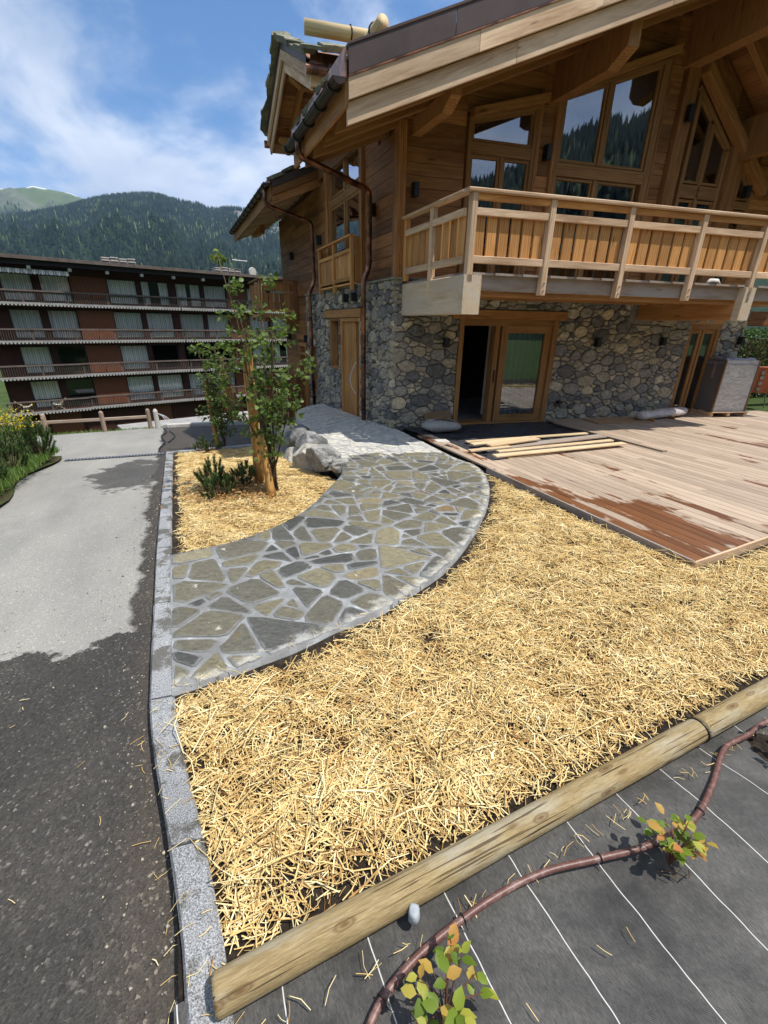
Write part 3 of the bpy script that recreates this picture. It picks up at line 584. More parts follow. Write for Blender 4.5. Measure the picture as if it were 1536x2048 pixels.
# ------------------------------------------------------------------ flagstone path
PATH_R = smooth_curve([(-4.19, -6.54), (-3.75, -6.42), (-3.06, -6.18), (-2.6, -5.97), (-1.96, -5.56), (-1.21, -4.84), (-.44, -3.88), (.0, -2.98), (-.04, -2.4), (-.02, -1.6), (-.0, -.9)], 5)
PATH_L = smooth_curve([(-4.19, -4.82), (-3.57, -4.64), (-2.89, -4.15), (-2.31, -3.34), (-1.91, -2.64), (-1.68, -1.5), (-1.66, -.1), (-1.52, 1.5), (-1.2, 3.0), (-.6, 4.1), (-.08, 4.6)], 5)
PATH_END = [(-.06, 4.4), (-.06, .2), (-.06, -.12), (-.0, -.16)]
PATH_POLY = [tuple(p) for p in PATH_R] + PATH_END[::-1] + [tuple(p) for p in PATH_L[::-1]]
def build_path():
    n = 70; R = np.array(PATH_R + [(-.06, .2), (-.06, 1.5), (-.06, 3.), (-.06, 4.58)]); Lf = np.array(PATH_L)
    def res(P, m):
        d = np.concatenate([[0], np.cumsum(np.hypot(*np.diff(P, axis=0).T))]); u = np.linspace(0, d[-1], m); return np.stack([np.interp(u, d, P[:, 0]), np.interp(u, d, P[:, 1])], 1)
    a, b = res(R, n), res(Lf, n); k = np.linspace(0, 1, 14)[None]
    S = a[:, :1] * (1 - k) + b[:, :1] * k; T = a[:, 1:] * (1 - k) + b[:, 1:] * k
    Z = zpat(T) + .006
    S = np.concatenate([S[:, :1], S, S[:, -1:]], 1); T = np.concatenate([T[:, :1], T, T[:, -1:]], 1); Z = np.concatenate([Z[:, :1] - .16, Z, Z[:, -1:] - .9 * sstep(-3.2, -2.2, T[:, -1:]) - .1], 1)
    base = grid('flagstone_path', S, T, Z, MT['path_mortar'], smooth=False, kind='structure')
    # crazy paving: the outline is cut again and again at uneven angles
    polys = [PATH_POLY]
    for (nx, ny, c) in ((.35, 1, -5.9), (-.5, 1, -3.6), (.15, 1, -2.3), (-.1, 1, -.6), (.2, 1, 1.2), (-.2, 1, 2.7)):
        l = math.hypot(nx, ny); out = []
        for p in polys:
            for sg in (1, -1):
                q = clip_half(p, sg * nx / l, sg * ny / l, sg * c / l)
                if len(q) >= 3 and area(q) > .002: out.append(q)
        polys = out
    done = []; rnd = random.Random(11)
    while polys:
        p = polys.pop(); A = area(p); P = np.array(p); c = P.mean(0)
        lim = rnd.choice((.032, .055, .08, .11, .15)) * (1.35 if c[1] < -4.6 and c[0] < -2.0 else 1.)
        w, v = np.linalg.eigh(np.cov((P - c).T)); asp = math.sqrt(w[1] / max(w[0], 1e-9))
        if A < lim and asp < 2.6: done.append(p); continue
        if A < .02: done.append(p); continue
        d = v[:, 1]; a = math.atan2(d[1], d[0]) + rnd.gauss(0, .32); nx, ny = math.cos(a), math.sin(a); off = rnd.uniform(-.22, .22) * math.sqrt(A) * min(asp, 2)
        cc = nx * c[0] + ny * c[1] + off
        for sg in (1, -1):
            q = clip_half(p, sg * nx, sg * ny, sg * cc)
            if len(q) >= 3 and area(q) > .004: polys.append(q)
    Rl = [tuple(p) for p in PATH_R]; cnt = 0
    for p in done:
        J = .007 + .009 * rnd.random()
        P = ccw(p); C = np.array(P).mean(0); q = inset(P, J)
        if len(q) < 3 or area(q) < .0035: continue
        # drop tiny edges, wear the corners
        q = [x for i, x in enumerate(q) if math.hypot(x[0] - q[i - 1][0], x[1] - q[i - 1][1]) > .012]
        if len(q) < 3: continue
        q = round_poly(q, .12 + .08 * rnd.random()); q = [(x + rnd.gauss(0, .005), y + rnd.gauss(0, .005)) for x, y in q]
        Q = np.array(q); cc = Q.mean(0); m = len(q); top = .011 + rnd.uniform(-.003, .007)
        ra = math.sqrt(area(q)); Qi = cc + (Q - cc) * (1 - .014 / ra); Qm = cc + (Q - cc) * max(1 - .085 / ra, .5); Qc = cc + (Q - cc) * .3
        tilt = rnd.gauss(0, .004), rnd.gauss(0, .004)
        V = []; gc = []
        for ring, h in ((Q, -.03), (Q, top - .005), (Qi, top), (Qm, top + rnd.uniform(.0, .002)), (Qc, top + rnd.uniform(-.001, .003))):
            dz = tilt[0] * (ring[:, 0] - cc[0]) + tilt[1] * (ring[:, 1] - cc[1]); V.append(WV(ring[:, 0], ring[:, 1], zpat(ring[:, 1]) + h + dz))
            de = dist_line(ring[:, 0], ring[:, 1], Rl[:-8]); gc.append(np.stack([ring[:, 0], ring[:, 1], de], 1))
        Fs = [(r * m + i, r * m + (i + 1) % m, (r + 1) * m + (i + 1) % m, (r + 1) * m + i) for r in range(4) for i in range(m)] + [tuple(range(4 * m, 5 * m))]
        g = G().add(np.vstack(V), Fs, np.vstack(gc), rnd.random()); o = obj('flagstone', g, MT['flag'], base); cnt += 1
        a = o.data.attributes.new('ed', 'FLOAT', 'POINT'); a.data.foreach_set('value', np.repeat([0, 0, .15, 1, 1], m).astype(np.float32))
    print('flagstones', cnt)
build_path()
# ------------------------------------------------------------------ garden beds, fabric, straw
LOG0, LOG1, LOG2 = (-4.08, -7.905), (-1.73, -7.495), (1.6, -6.915)
def log_t(s): return LOG0[1] + (s - LOG0[0]) * .1748
DECK_CORNER = (.12, -6.05)
def deck_front(s): return DECK_CORNER[1] + (s - DECK_CORNER[0]) * .2
def build_beds():
    ss = np.linspace(KS1 - .01, 8, 120); ts = np.linspace(-8.1, -1., 70); S, T = np.meshgrid(ss, ts)
    Z = -.035 + .022 * fbm(S, T, 3., 4, 1.); mid_s = np.interp(T, [-6.6, -5.6, -5.2, -4.6, -3.9, -2.8, -1.], [-6, -4.3, -3.4, -2.4, -1.6, -1.0, -.9])
    grid('lawn_soil', S, T, np.where(S < mid_s, zbed(T) - .45, Z), MT['soil'], kind='structure')
    ss = np.linspace(KS1 - .01, -.9, 44); ts = np.linspace(-5.2, 3.2, 90); S, T = np.meshgrid(ss, ts)
    Z = zbed(T) - .04 + .03 * fbm(S, T, 2.2, 4, 5.); Z = np.where(T > 1.2, Z - .1, Z); Z = np.where(S > -2.2, Z - .1 * sstep(-2.2, -1.7, S), Z)
    grid('bed_soil', S, T, Z, MT['soil'], kind='structure')
    ss = np.linspace(-4.2, 4., 150); ts = np.linspace(-11.5, -6.9, 90); S, T = np.meshgrid(ss, ts); T = np.minimum(T, log_t(S) + .05)
    Z = -.014 + .022 * fbm(S, T, 1.8, 4, 7.) + .008 * np.sin(T * 9 + S * 2) + .006 * np.abs(fbm(S, T, 6., 2, 2.))
    grid('weed_fabric', S, T, Z, MT['fabric'], label='black woven weed fabric with thin white stripes below the log edging', cat='ground fabric')
build_beds()
def strands(name, pos, L, wid, rn, mat, tilt=.11, az=None, tube=False, lift=.0):
    """loose stalks: two-piece bent ribbons (or three-sided tubes)"""
    m = len(pos); az = rng.uniform(0, 2 * math.pi, m) if az is None else az
    d = np.stack([np.cos(az), np.sin(az), rng.normal(0, tilt, m)], 1); d /= np.linalg.norm(d, axis=1)[:, None]
    side = np.stack([-np.sin(az), np.cos(az), rng.normal(0, .5, m)], 1); side -= d * (side * d).sum(1)[:, None]; side /= np.linalg.norm(side, axis=1)[:, None]
    up = np.cross(d, side); up *= np.sign(up[:, 2:3] + 1e-9)
    bend = rng.normal(0, .09, m)[:, None] * L[:, None]; bz = np.abs(rng.normal(0, .05, m))[:, None] * L[:, None]
    p0 = pos - d * L[:, None] * .5; p2 = pos + d * L[:, None] * .5; p1 = pos + side * bend + up * bz * .5
    w = wid[:, None] * .5
    if not tube:
        V = np.stack([p0 - side * w, p0 + side * w, p1 - side * w, p1 + side * w, p2 - side * w * .7, p2 + side * w * .7], 1); per = 6
        q = np.array([(0, 1, 3, 2), (2, 3, 5, 4)])
    else:
        V = np.stack([p + side * w * math.cos(a) + up * w * math.sin(a) for p in (p0, p1, p2) for a in (0, 2.09, 4.19)], 1); per = 9
        q = np.array([(i * 3 + k, i * 3 + (k + 1) % 3, i * 3 + 3 + (k + 1) % 3, i * 3 + 3 + k) for i in range(2) for k in range(3)])
    Fa = (np.arange(m)[:, None, None] * per + q[None]).reshape(-1, 4)
    return link(name, np_mesh(name, V.reshape(-1, 3), Fa, None, np.repeat(rn, per)), mat)
LAWN = [(KS1 - .03, -6.5), (KS1 - .01, -7.0), (KS1 + .1, -7.75)] + [(s_, log_t(s_) + .05) for s_ in (-3.95, -1, 2, 5, 8)] + [(8, -4.4), (3, deck_front(3) - .02), (.12, -6.07), (.02, -5.0), (.03, -3.1)] + [tuple(p) for p in PATH_R[:-15]][::-1]
BED = [(KS1 + .03, -4.86), (KS1 + .03, .62), (-3.4, .82), (-2.4, 1.1), (-1.55, 1.4), (-1.75, -.5), (-2.0, -1.6), (-1.93, -2.66)] + [tuple(p) for p in PATH_L[:19]][::-1]
def scatter(poly, n, edge, zf, seed, hump=.04):
    P = np.array(poly); x = rng.uniform(P[:, 0].min(), P[:, 0].max(), n); y = rng.uniform(P[:, 1].min(), P[:, 1].max(), n)
    k = in_poly(x, y, poly); x, y = x[k], y[k]; d = dist_line(x, y, list(poly) + [poly[0]])
    nz = fbm(x, y, 3.2, 2, seed); n2 = fbm(x, y, 9., 1, seed + 3)
    dens = sstep(edge * .1, edge * 1.2, d + nz * .07) * np.clip(1. + nz * .6 + n2 * .65, .08, 1)
    k = rng.random(len(x)) < dens; x, y, d, nz = x[k], y[k], d[k], nz[k]
    z = zf(y) + hump * sstep(0, .35, d) * (.55 + nz * .7) + rng.uniform(-.012, .014, len(x))
    return x, y, z, nz
def build_straw():
    def put(name, poly, n, edge, zf, seed, label, wscale=1., lmax=.2):
        x, y, z, nz = scatter(poly, n, edge, zf, seed); pos = WV(x, y, z); m = len(x)
        dist = np.hypot(pos[:, 0], pos[:, 1])
        fine = rng.random(m) < .55; L = np.where(fine, rng.gamma(2., .017, m), rng.gamma(3.4, .024, m)).clip(.012, lmax); wid = np.where(fine, rng.uniform(.0016, .0034, m), rng.uniform(.003, .0065, m)) * wscale * np.clip(.75 + dist * .055, 1, 1.35)
        rn = np.clip(rng.normal(.57, .25, m) + nz * .22, 0, 1)
        o = strands(name, pos, L, wid, rn, MT['straw']); tag(o, label, 'straw', kind='stuff'); print(name, m)
    near = [p for p in LAWN]
    put('straw_mulch', near, 560000, .12, lambda t: -.02 + 0 * t, 2., 'loose golden straw mulch spread between the stone path and the deck')
    put('straw_mulch', BED, 170000, .12, lambda t: zbed(t) - .03, 6., 'loose golden straw mulch in the bed around the young trees')
    # long stalks lying on top near the camera
    x, y, z, nz = scatter(LAWN, 5200, .14, lambda t: .012 + 0 * t, 2.); k = y < -5.2 + .4 * rng.random(len(y)); x, y, z = x[k], y[k], z[k]
    m = len(x); o = strands('straw_mulch', WV(x, y, z + .02), rng.uniform(.12, .3, m), rng.uniform(.004, .0065, m), np.clip(rng.normal(.68, .2, m), 0, 1), MT['straw'], .1, tube=True)
    tag(o, 'long pale straw stalks lying on top of the mulch by the log', 'straw', kind='stuff')
    # strays on kerb, asphalt, fabric and log
    q = []
    for _ in range(70):
        t_ = rng.uniform(-8.1, -6.6); q.append((rng.uniform(-4.42, -4.16) + float(kbend(t_)), t_, 'k'))
    for _ in range(7): q.append((rng.uniform(-5.0, -4.4), rng.uniform(-8.0, -6.2), 'a'))
    for _ in range(60):
        s_ = rng.uniform(-4, -1.2); q.append((s_, log_t(s_) - .11 - abs(rng.normal(0, .02)), 'f'))
    for _ in range(3): q.append((rng.uniform(-3.3, -2.5), rng.uniform(-8.2, -8.0), 'f'))
    q = [(s_, t_, c) for s_, t_, c in q if not (c == 'k' and abs(s_ + 4.3) < .02)]
    pos = np.array([W(s_, t_, {'k': .012 if s_ > KS0 + float(kbend(t_)) else -.085, 'a': -.083, 'f': .012}[c]) for s_, t_, c in q]); m = len(q)
    L = rng.uniform(.025, .08, m); L[np.array([c == 'a' for _, _, c in q])] *= .8
    o = strands('straw_mulch', pos, L, rng.uniform(.002, .0045, m), np.clip(rng.normal(.7, .2, m), 0, 1), MT['straw'], .04, tube=True); tag(o, 'stray straw stalks blown onto the kerb, asphalt and fabric', 'straw', kind='stuff')
    # short bits along the free edge of the path
    pr = np.array(PATH_R[:-12]); i = rng.integers(0, len(pr) - 1, 150); k = rng.random(150)[:, None]; q = pr[i] * (1 - k) + pr[i + 1] * k + np.stack([-np.abs(rng.normal(0, .04, 150)), np.abs(rng.normal(0, .04, 150))], 1)
    o = strands('straw_mulch', WV(q[:, 0], q[:, 1], .022 + 0 * q[:, 0]), rng.uniform(.012, .07, 150), rng.uniform(.0012, .0026, 150), np.clip(rng.normal(.6, .25, 150), 0, 1), MT['straw'], .04); tag(o, 'scattered straw bits along the curved edge of the path', 'straw', kind='stuff')
    # grit and small stones on the asphalt along the kerb
    n = 2600; t_ = rng.uniform(-8.4, -1, n); s_ = KS0 + kbend(t_) - np.abs(rng.normal(.02, .16, n)) - .01; s_ = np.where(rng.random(n) < .3, rng.uniform(-5.8, -4.35, n), s_); r = rng.gamma(2., .0016, n).clip(.0012, .011)
    c = WV(s_, t_, zbed(t_) - .092); o8 = np.array([(1, 0, 0), (-1, 0, 0), (0, 1, 0), (0, -1, 0), (0, 0, 1), (0, 0, -1)]); V = c[:, None] + o8[None] * (r[:, None] * rng.uniform(.6, 1.3, (n, 6)))[..., None]
    q = np.array([(0, 2, 4), (2, 1, 4), (1, 3, 4), (3, 0, 4), (2, 0, 5), (1, 2, 5), (3, 1, 5), (0, 3, 5)]); o = link('grit', np_mesh('grit', V.reshape(-1, 3), (np.arange(n)[:, None, None] * 6 + q[None]).reshape(-1, 3), None, np.repeat(rng.random(n), 6)), MT['stone']); tag(o, 'grit and tiny stones collected along the kerb', 'grit', kind='stuff')
    # bark chips round the dwarf pines
    x = rng.normal(-3.35, .33, 1500); y = rng.normal(-2.75, .42, 1500); z = zbed(y) + .035 + rng.uniform(0, .02, 1500)
    o = strands('bark_mulch', WV(x, y, z), rng.uniform(.02, .07, 1500), rng.uniform(.008, .02, 1500), np.full(1500, .08) + rng.random(1500) * .12, MT['straw'], .2); tag(o, 'reddish bark chips around the dwarf pines', 'bark', kind='stuff')
build_straw()
# ------------------------------------------------------------------ rubble walling
def rubble(u0, u1, z0, z1, holes, rnd, big=(.075, .21), ky=1.5, n_big=1500, n_small=7000):
    """weighted cells: large blocks with small flat stones packed between; returns list of (polygon, area)"""
    pts = []
    def near(x, y, r, k):
        return any((x - a) ** 2 + ((y - b) * ky) ** 2 < ((r + c) * k) ** 2 for a, b, c in pts)
    for _ in range(n_big):
        r = big[0] + (big[1] - big[0]) * (1 - (_ / n_big)) ** 1.6 * rnd.uniform(.55, 1.); x, y = rnd.uniform(u0, u1), rnd.uniform(z0, z1)
        if not near(x, y, r, 1.02): pts.append((x, y, r))
    for _ in range(n_small):
        r = rnd.uniform(.032, .075); x, y = rnd.uniform(u0, u1), rnd.uniform(z0, z1)
        if not any(((x - a) / (1.75 if c < .08 else 1.)) ** 2 + ((y - b) * ky * (1.15 if c < .08 else 1.)) ** 2 < ((r + c) * .88) ** 2 for a, b, c in pts): pts.append((x, y, r))
    P = np.array(pts); out = []
    for i, (x, y, r) in enumerate(pts):
        cell = [(u0, z0 * ky), (u1, z0 * ky), (u1, z1 * ky), (u0, z1 * ky)]; yy = y * ky
        dx = P[:, 0] - x; dy = P[:, 1] * ky - yy; d2 = dx * dx + dy * dy; order = np.argsort(d2)[1:22]
        for j in order:
            d = math.sqrt(d2[j]); k = (d2[j] + r * r - P[j, 2] ** 2) / (2 * d)
            nx, ny = dx[j] / d, dy[j] / d; cell = clip_half(cell, nx, ny, nx * x + ny * yy + k - .009)
            if len(cell) < 3: break
        if len(cell) < 3: continue
        cell = [(a, b / ky) for a, b in cell]; c = np.mean(cell, 0)
        for (a0, a1, b0, b1) in holes:
            if a0 - .3 < c[0] < a1 + .3 and b0 - .3 < c[1] < b1 + .3 and len(cell) >= 3:
                opts = [(clip_half(cell, 1, 0, a0 - .01)), (clip_half(cell, -1, 0, -a1 - .01)), (clip_half(cell, 0, 1, b0 - .01)), (clip_half(cell, 0, -1, -b1 - .01))]
                cell = max(opts, key=lambda q: area(q) if len(q) >= 3 else 0)
        if len(cell) >= 3 and area(cell) > .0012: out.append(ccw(cell))
    return out
def stone_geo(poly, mp, rnd, g, fine=True):
    q = [x for i, x in enumerate(poly) if math.hypot(x[0] - poly[i - 1][0], x[1] - poly[i - 1][1]) > .012]
    if len(q) < 3: return False
    if fine: q = round_poly(q, .08 + .12 * rnd.random())
    Q = np.array(q); c = Q.mean(0); m = len(q); A = area(q); h = rnd.uniform(.018, .05) + .05 * min(math.sqrt(A), .3); V = []
    tx, ty = rnd.gauss(0, .07), rnd.gauss(0, .07)
    for k, hh in ((1., -.03), (.985, h * .55), (.86, h * .95), (.5, h * rnd.uniform(1., 1.15)))[:4 if fine else 3]:
        R = c + (Q - c) * k
        for a, b in R: V.append(mp(a, b, hh + (tx * (a - c[0]) + ty * (b - c[1]) + rnd.gauss(0, .004) if hh > 0 else 0)))
    n = 4 if fine else 3
    g.add(V, [(r * m + i, r * m + (i + 1) % m, (r + 1) * m + (i + 1) % m, (r + 1) * m + i) for r in range(n - 1) for i in range(m)] + [tuple(range((n - 1) * m, n * m))], None, rnd.random())
    return True
# ------------------------------------------------------------------ the chalet
CH = thing('chalet', W(4, 3, 0), 'large new timber chalet with rubble stone ground floor and wide overhanging roof', 'chalet')
SLP = .385; RIDGE = 5.4; ZST = 2.67
def zb(s): return 4.774 + SLP * s                          # lower edge of the front verge
def zbr(s): return zb(RIDGE) - .75 * (s - RIDGE)           # right slope
def zunder(s): return zb(s) + .3 if s < RIDGE else zbr(s) + .3
def ztop_s(z): return (z - 4.774 - .3) / SLP               # where the left slope's soffit is at height z
def spoly(pts, t0, t1, g): return g.slab([W(s, t0, z) for s, z in pts], D2 * (t1 - t0))
def build_stone_walls():
    rnd = random.Random(5)
    hF = [(1.30, 3.47, -.1, 2.05), (1.14, 3.64, 2.03, 2.22), (6.86, 7.74, -.1, 2.03), (5.2, 5.62, 2.0, 2.5), (.16, .46, 2.05, 2.64)]
    g = G()
    for s0, s1, z0, z1 in ((.02, 1.3, -.5, ZST), (3.47, 6.86, -.5, ZST), (7.74, 8.42, -.5, ZST), (1.3, 3.47, 2.05, ZST), (6.86, 7.74, 2.03, ZST)): g.box(s0, s1, .0, .34, z0, z1)
    wf = obj('stone_wall', g, MT['mortar'], CH)
    hS = [(1.68, 2.98, -.6, 2.06), (3.10, 3.86, .85, 2.06), (5.15, 5.75, .0, 1.3), (1.58, 4.2, 2.05, 2.25)]
    g = G()
    for t0, t1, z0, z1 in ((.0, 1.68, -.6, ZST), (2.98, 3.1, -.6, 2.06), (3.86, 5.15, -.6, 2.06), (5.75, 5.98, -.6, 2.06), (1.68, 5.98, 2.06, ZST), (3.1, 3.86, -.6, .85), (5.15, 5.75, -.6, .0), (5.15, 5.75, 1.3, 2.06)): g.box(.0, .34, t0 + (.002 if t0 else .36), t1, z0, z1)
    wsd = obj('stone_wall', g, MT['mortar'], CH)
    ge = G().box(8.08, 8.42, .36, 1.6, -.3, ZST); we = obj('stone_wall', ge, MT['mortar'], CH)
    cells = [(p, wf, lambda a, b, h: W(a, -h, b)) for p in rubble(-.03, 8.43, -.12, ZST, hF, rnd)]
    cells += [(p, wsd, lambda a, b, h: W(-h, a, b)) for p in rubble(-.03, 5.98, -.5, ZST, hS, rnd)]
    cells += [(p, we, lambda a, b, h: W(8.42 + h, a, b)) for p in rubble(-.03, 1.6, -.1, ZST, [], rnd, n_big=120, n_small=600)]
    cells.sort(key=lambda c: -area(c[0])); stuff = {id(w): (G(), w) for w in (wf, wsd, we)}; n = 0
    for p, w, mp in cells:
        if n < 292 and w is not we:
            g = G()
            if stone_geo(p, mp, rnd, g): obj('stone', g, MT['stone'], w); n += 1
        else: stone_geo(p, mp, rnd, stuff[id(w)][0], area(p) > .008)
    for g, w in stuff.values(): tag(obj('small_stones', g, MT['stone'], w), kind='stuff')
    print('stones', len(cells))
    # stone capping ledge
    obj('ledge', G().box(-.07, .12, -.06, 5.98, ZST, ZST + .035, 't').box(.12, 1.2, -.07, .1, ZST, ZST + .035), MT['slate'], CH)
    for a in ((1.14, 3.64, -.05, .3, 2.05, 2.21), ): obj('lintel', G().box(*a), MT['beam'], CH)
    obj('lintel', G().box(-.05, .3, 1.58, 4.2, 2.07, 2.24, 't'), MT['beam'], CH)
    obj('lintel', G().box(6.8, 7.8, -.03, .3, 2.03, 2.16), MT['beam'], CH)
build_stone_walls()
def planks(parent, mat, lines, z0, z1, h=.19):
    """horizontal weatherboards; lines: function z -> list of (p0, p1, outward half thickness vector)"""
    z = z0; rnd = random.Random(int(z0 * 100 + z1 * 7))
    while z < z1 - .02:
        hh = min(h * rnd.uniform(.85, 1.15), z1 - z)
        for p0, p1, out in lines(z + hh / 2):
            ln = np.linalg.norm(np.subtract(p1, p0)); cut = [0.]
            if ln > 3.2: cut.append(rnd.uniform(.3, .7))
            cut.append(1.)
            for a, b in zip(cut[:-1], cut[1:]):
                q0 = p0 + (p1 - p0) * a; q1 = p0 + (p1 - p0) * b; e = (q1 - q0) / np.linalg.norm(q1 - q0) * .002
                j = out / np.linalg.norm(out) * rnd.uniform(0, .006)
                obj('plank', G().bar(q0 + e + j, q1 - e + j, out, UP * (hh / 2 - .0025), .004), mat, parent)
        z += hh
def build_timber_walls():
    # front gable, boards broken by the windows
    core = G()
    for s0, s1 in ((.06, 1.25), (2.52, 2.92), (5.02, 5.75), (6.77, 7.15), (7.62, 8.4)):
        spoly([(s0, ZST), (s1, ZST), (s1, zunder(s1) - .02)] + ([(RIDGE, zunder(RIDGE) - .02)] if s0 < RIDGE < s1 else []) + [(s0, zunder(s0) - .02)], .12, .3, core)
    for s0, s1, za, zc in ((1.25, 2.52, 5.12, 5.4), (2.92, 5.02, 5.6, 6.33), (5.75, 6.77, 6.02, 5.2), (7.15, 7.62, 4.95, 4.6)):
        spoly([(s0, za), (s1, zc), (s1, zunder(s1) - .02), (s0, zunder(s0) - .02)], .12, .3, core)
    w = obj('timber_wall', core, MT['siding'], CH)
    out = -D2 * .018
    def lines(z):
        L = []
        for s0, s1 in ((.17, 1.22), (2.60, 2.86), (5.06, 5.34), (7.66, 8.4)):
            a = max(s0, ztop_s(z)) if s1 < RIDGE else s0
            b = s1 if s1 < RIDGE else min(s1, RIDGE + (zb(RIDGE) + .3 - z) / .75)
            if b - a > .08: L.append((W(a, .10, z), W(b, .10, z), out))
        for s0, s1, za, zc in ((1.22, 2.6, 5.1, 5.42), (2.86, 5.06, 5.6, 6.36)):     # above the windows
            zl = lambda s: za + (zc - za) * (s - s0) / (s1 - s0)
            sa = max(s0, ztop_s(z)); sb = s1 if z > zc else s0 + (z - za) / (zc - za) * (s1 - s0)
            if sb - sa > .1: L.append((W(sa, .10, z), W(sb, .10, z), out))
        return L
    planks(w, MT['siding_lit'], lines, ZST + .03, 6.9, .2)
    # side wall
    core = G()
    for t0, t1, z0, z1 in ((.3, 1.72, ZST, 5.0), (3.84, 9.3, ZST, 5.0), (1.72, 3.84, 5.25, 5.6), (1.72, 3.84, ZST - .1, ZST + .02), (6.0, 6.55, -1.8, ZST), (7.5, 9.3, -1.8, ZST), (6.55, 7.5, 1.35, ZST), (6.55, 7.5, -1.8, -.75)): core.box(.12, .3, t0, t1, z0, z1, 't')
    spoly2 = [W(.12, t, z) for t, z in ((1.1, 5.0), (4.2, 5.0), (4.2, 5.5), (2.65, 6.35), (1.1, 5.5))]; core.slab(spoly2, D1 * .15)
    core.box(.3, 8.4, 9.1, 9.3, -1.8, 5.0)
    w2 = obj('timber_wall', core, MT['siding'], CH); outs = -D1 * .018
    def lines2(z):
        L = []
        if z > ZST:
            a0, a1 = (.12, 9.3) if z < 4.9 else (2.65 - (6.35 - z) / .55, 2.65 + (6.35 - z) / .55) if z > 5.0 else (1.0, 9.3)
            if a1 - a0 < .2: return L
            seg = [(a0, a1)] if z > 5.28 else [(a0, 1.68), (3.88, a1)]
            L = [(W(.10, a, z), W(.10, b, z), outs) for a, b in seg if b - a > .1]
        else:
            seg = [(6.0, 9.3)] if z > 1.38 or z < -.75 else [(6.0, 6.52), (7.53, 9.3)]
            L = [(W(.10, a, z), W(.10, b, z), outs) for a, b in seg]
        return L
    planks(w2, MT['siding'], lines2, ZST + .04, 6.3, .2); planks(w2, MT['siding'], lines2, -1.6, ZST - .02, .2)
    def post(*a, m='siding_lit', ax='z'): return obj('post', G().box(*a, ax=ax, ch=.012), MT[m], CH)
    obj('corner_post', G().box(.02, .17, .02, .17, ZST + .035, 4.95, 'z', .012), MT['siding_lit'], CH)
    post(2.52, 2.6, .03, .2, ZST, 5.6); post(2.86, 2.94, .03, .2, ZST, 5.75); post(5.36, 5.62, -.02, .2, ZST, 6.95); post(6.80, 7.12, -.02, .2, ZST, 5.4)
    post(5.0, 5.06, .03, .2, ZST, 6.4)
    # interior shells: dark rooms behind the glass
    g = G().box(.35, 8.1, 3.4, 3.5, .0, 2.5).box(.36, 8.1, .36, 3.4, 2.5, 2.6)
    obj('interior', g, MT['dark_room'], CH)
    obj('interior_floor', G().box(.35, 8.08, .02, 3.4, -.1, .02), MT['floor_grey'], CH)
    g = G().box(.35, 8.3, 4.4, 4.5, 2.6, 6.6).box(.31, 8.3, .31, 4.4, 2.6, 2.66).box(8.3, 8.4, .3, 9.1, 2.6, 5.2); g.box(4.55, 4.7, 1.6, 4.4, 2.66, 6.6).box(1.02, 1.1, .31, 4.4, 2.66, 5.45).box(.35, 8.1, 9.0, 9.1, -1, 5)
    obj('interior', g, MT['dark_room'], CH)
build_timber_walls()
def frame_bars(g, pts, w, mp, n_out, th, ax=None):
    """bars along the closed outline pts (2D), inside it"""
    P = ccw(list(pts)); c = np.mean(P, 0); m = len(P)
    for i in range(m):
        a, b = np.array(P[i]), np.array(P[(i + 1) % m]); e = (b - a) / np.linalg.norm(b - a); nn = np.array((-e[1], e[0]))
        a2, b2 = a + nn * w / 2 + (e * w if i % 2 else 0), b + nn * w / 2 - (e * w if i % 2 else 0)
        p0, p1 = mp(*a2), mp(*b2); q = mp(*(a2 + nn * w / 2)) - p0; g.bar(p0, p1, q, n_out * th / 2, .006)
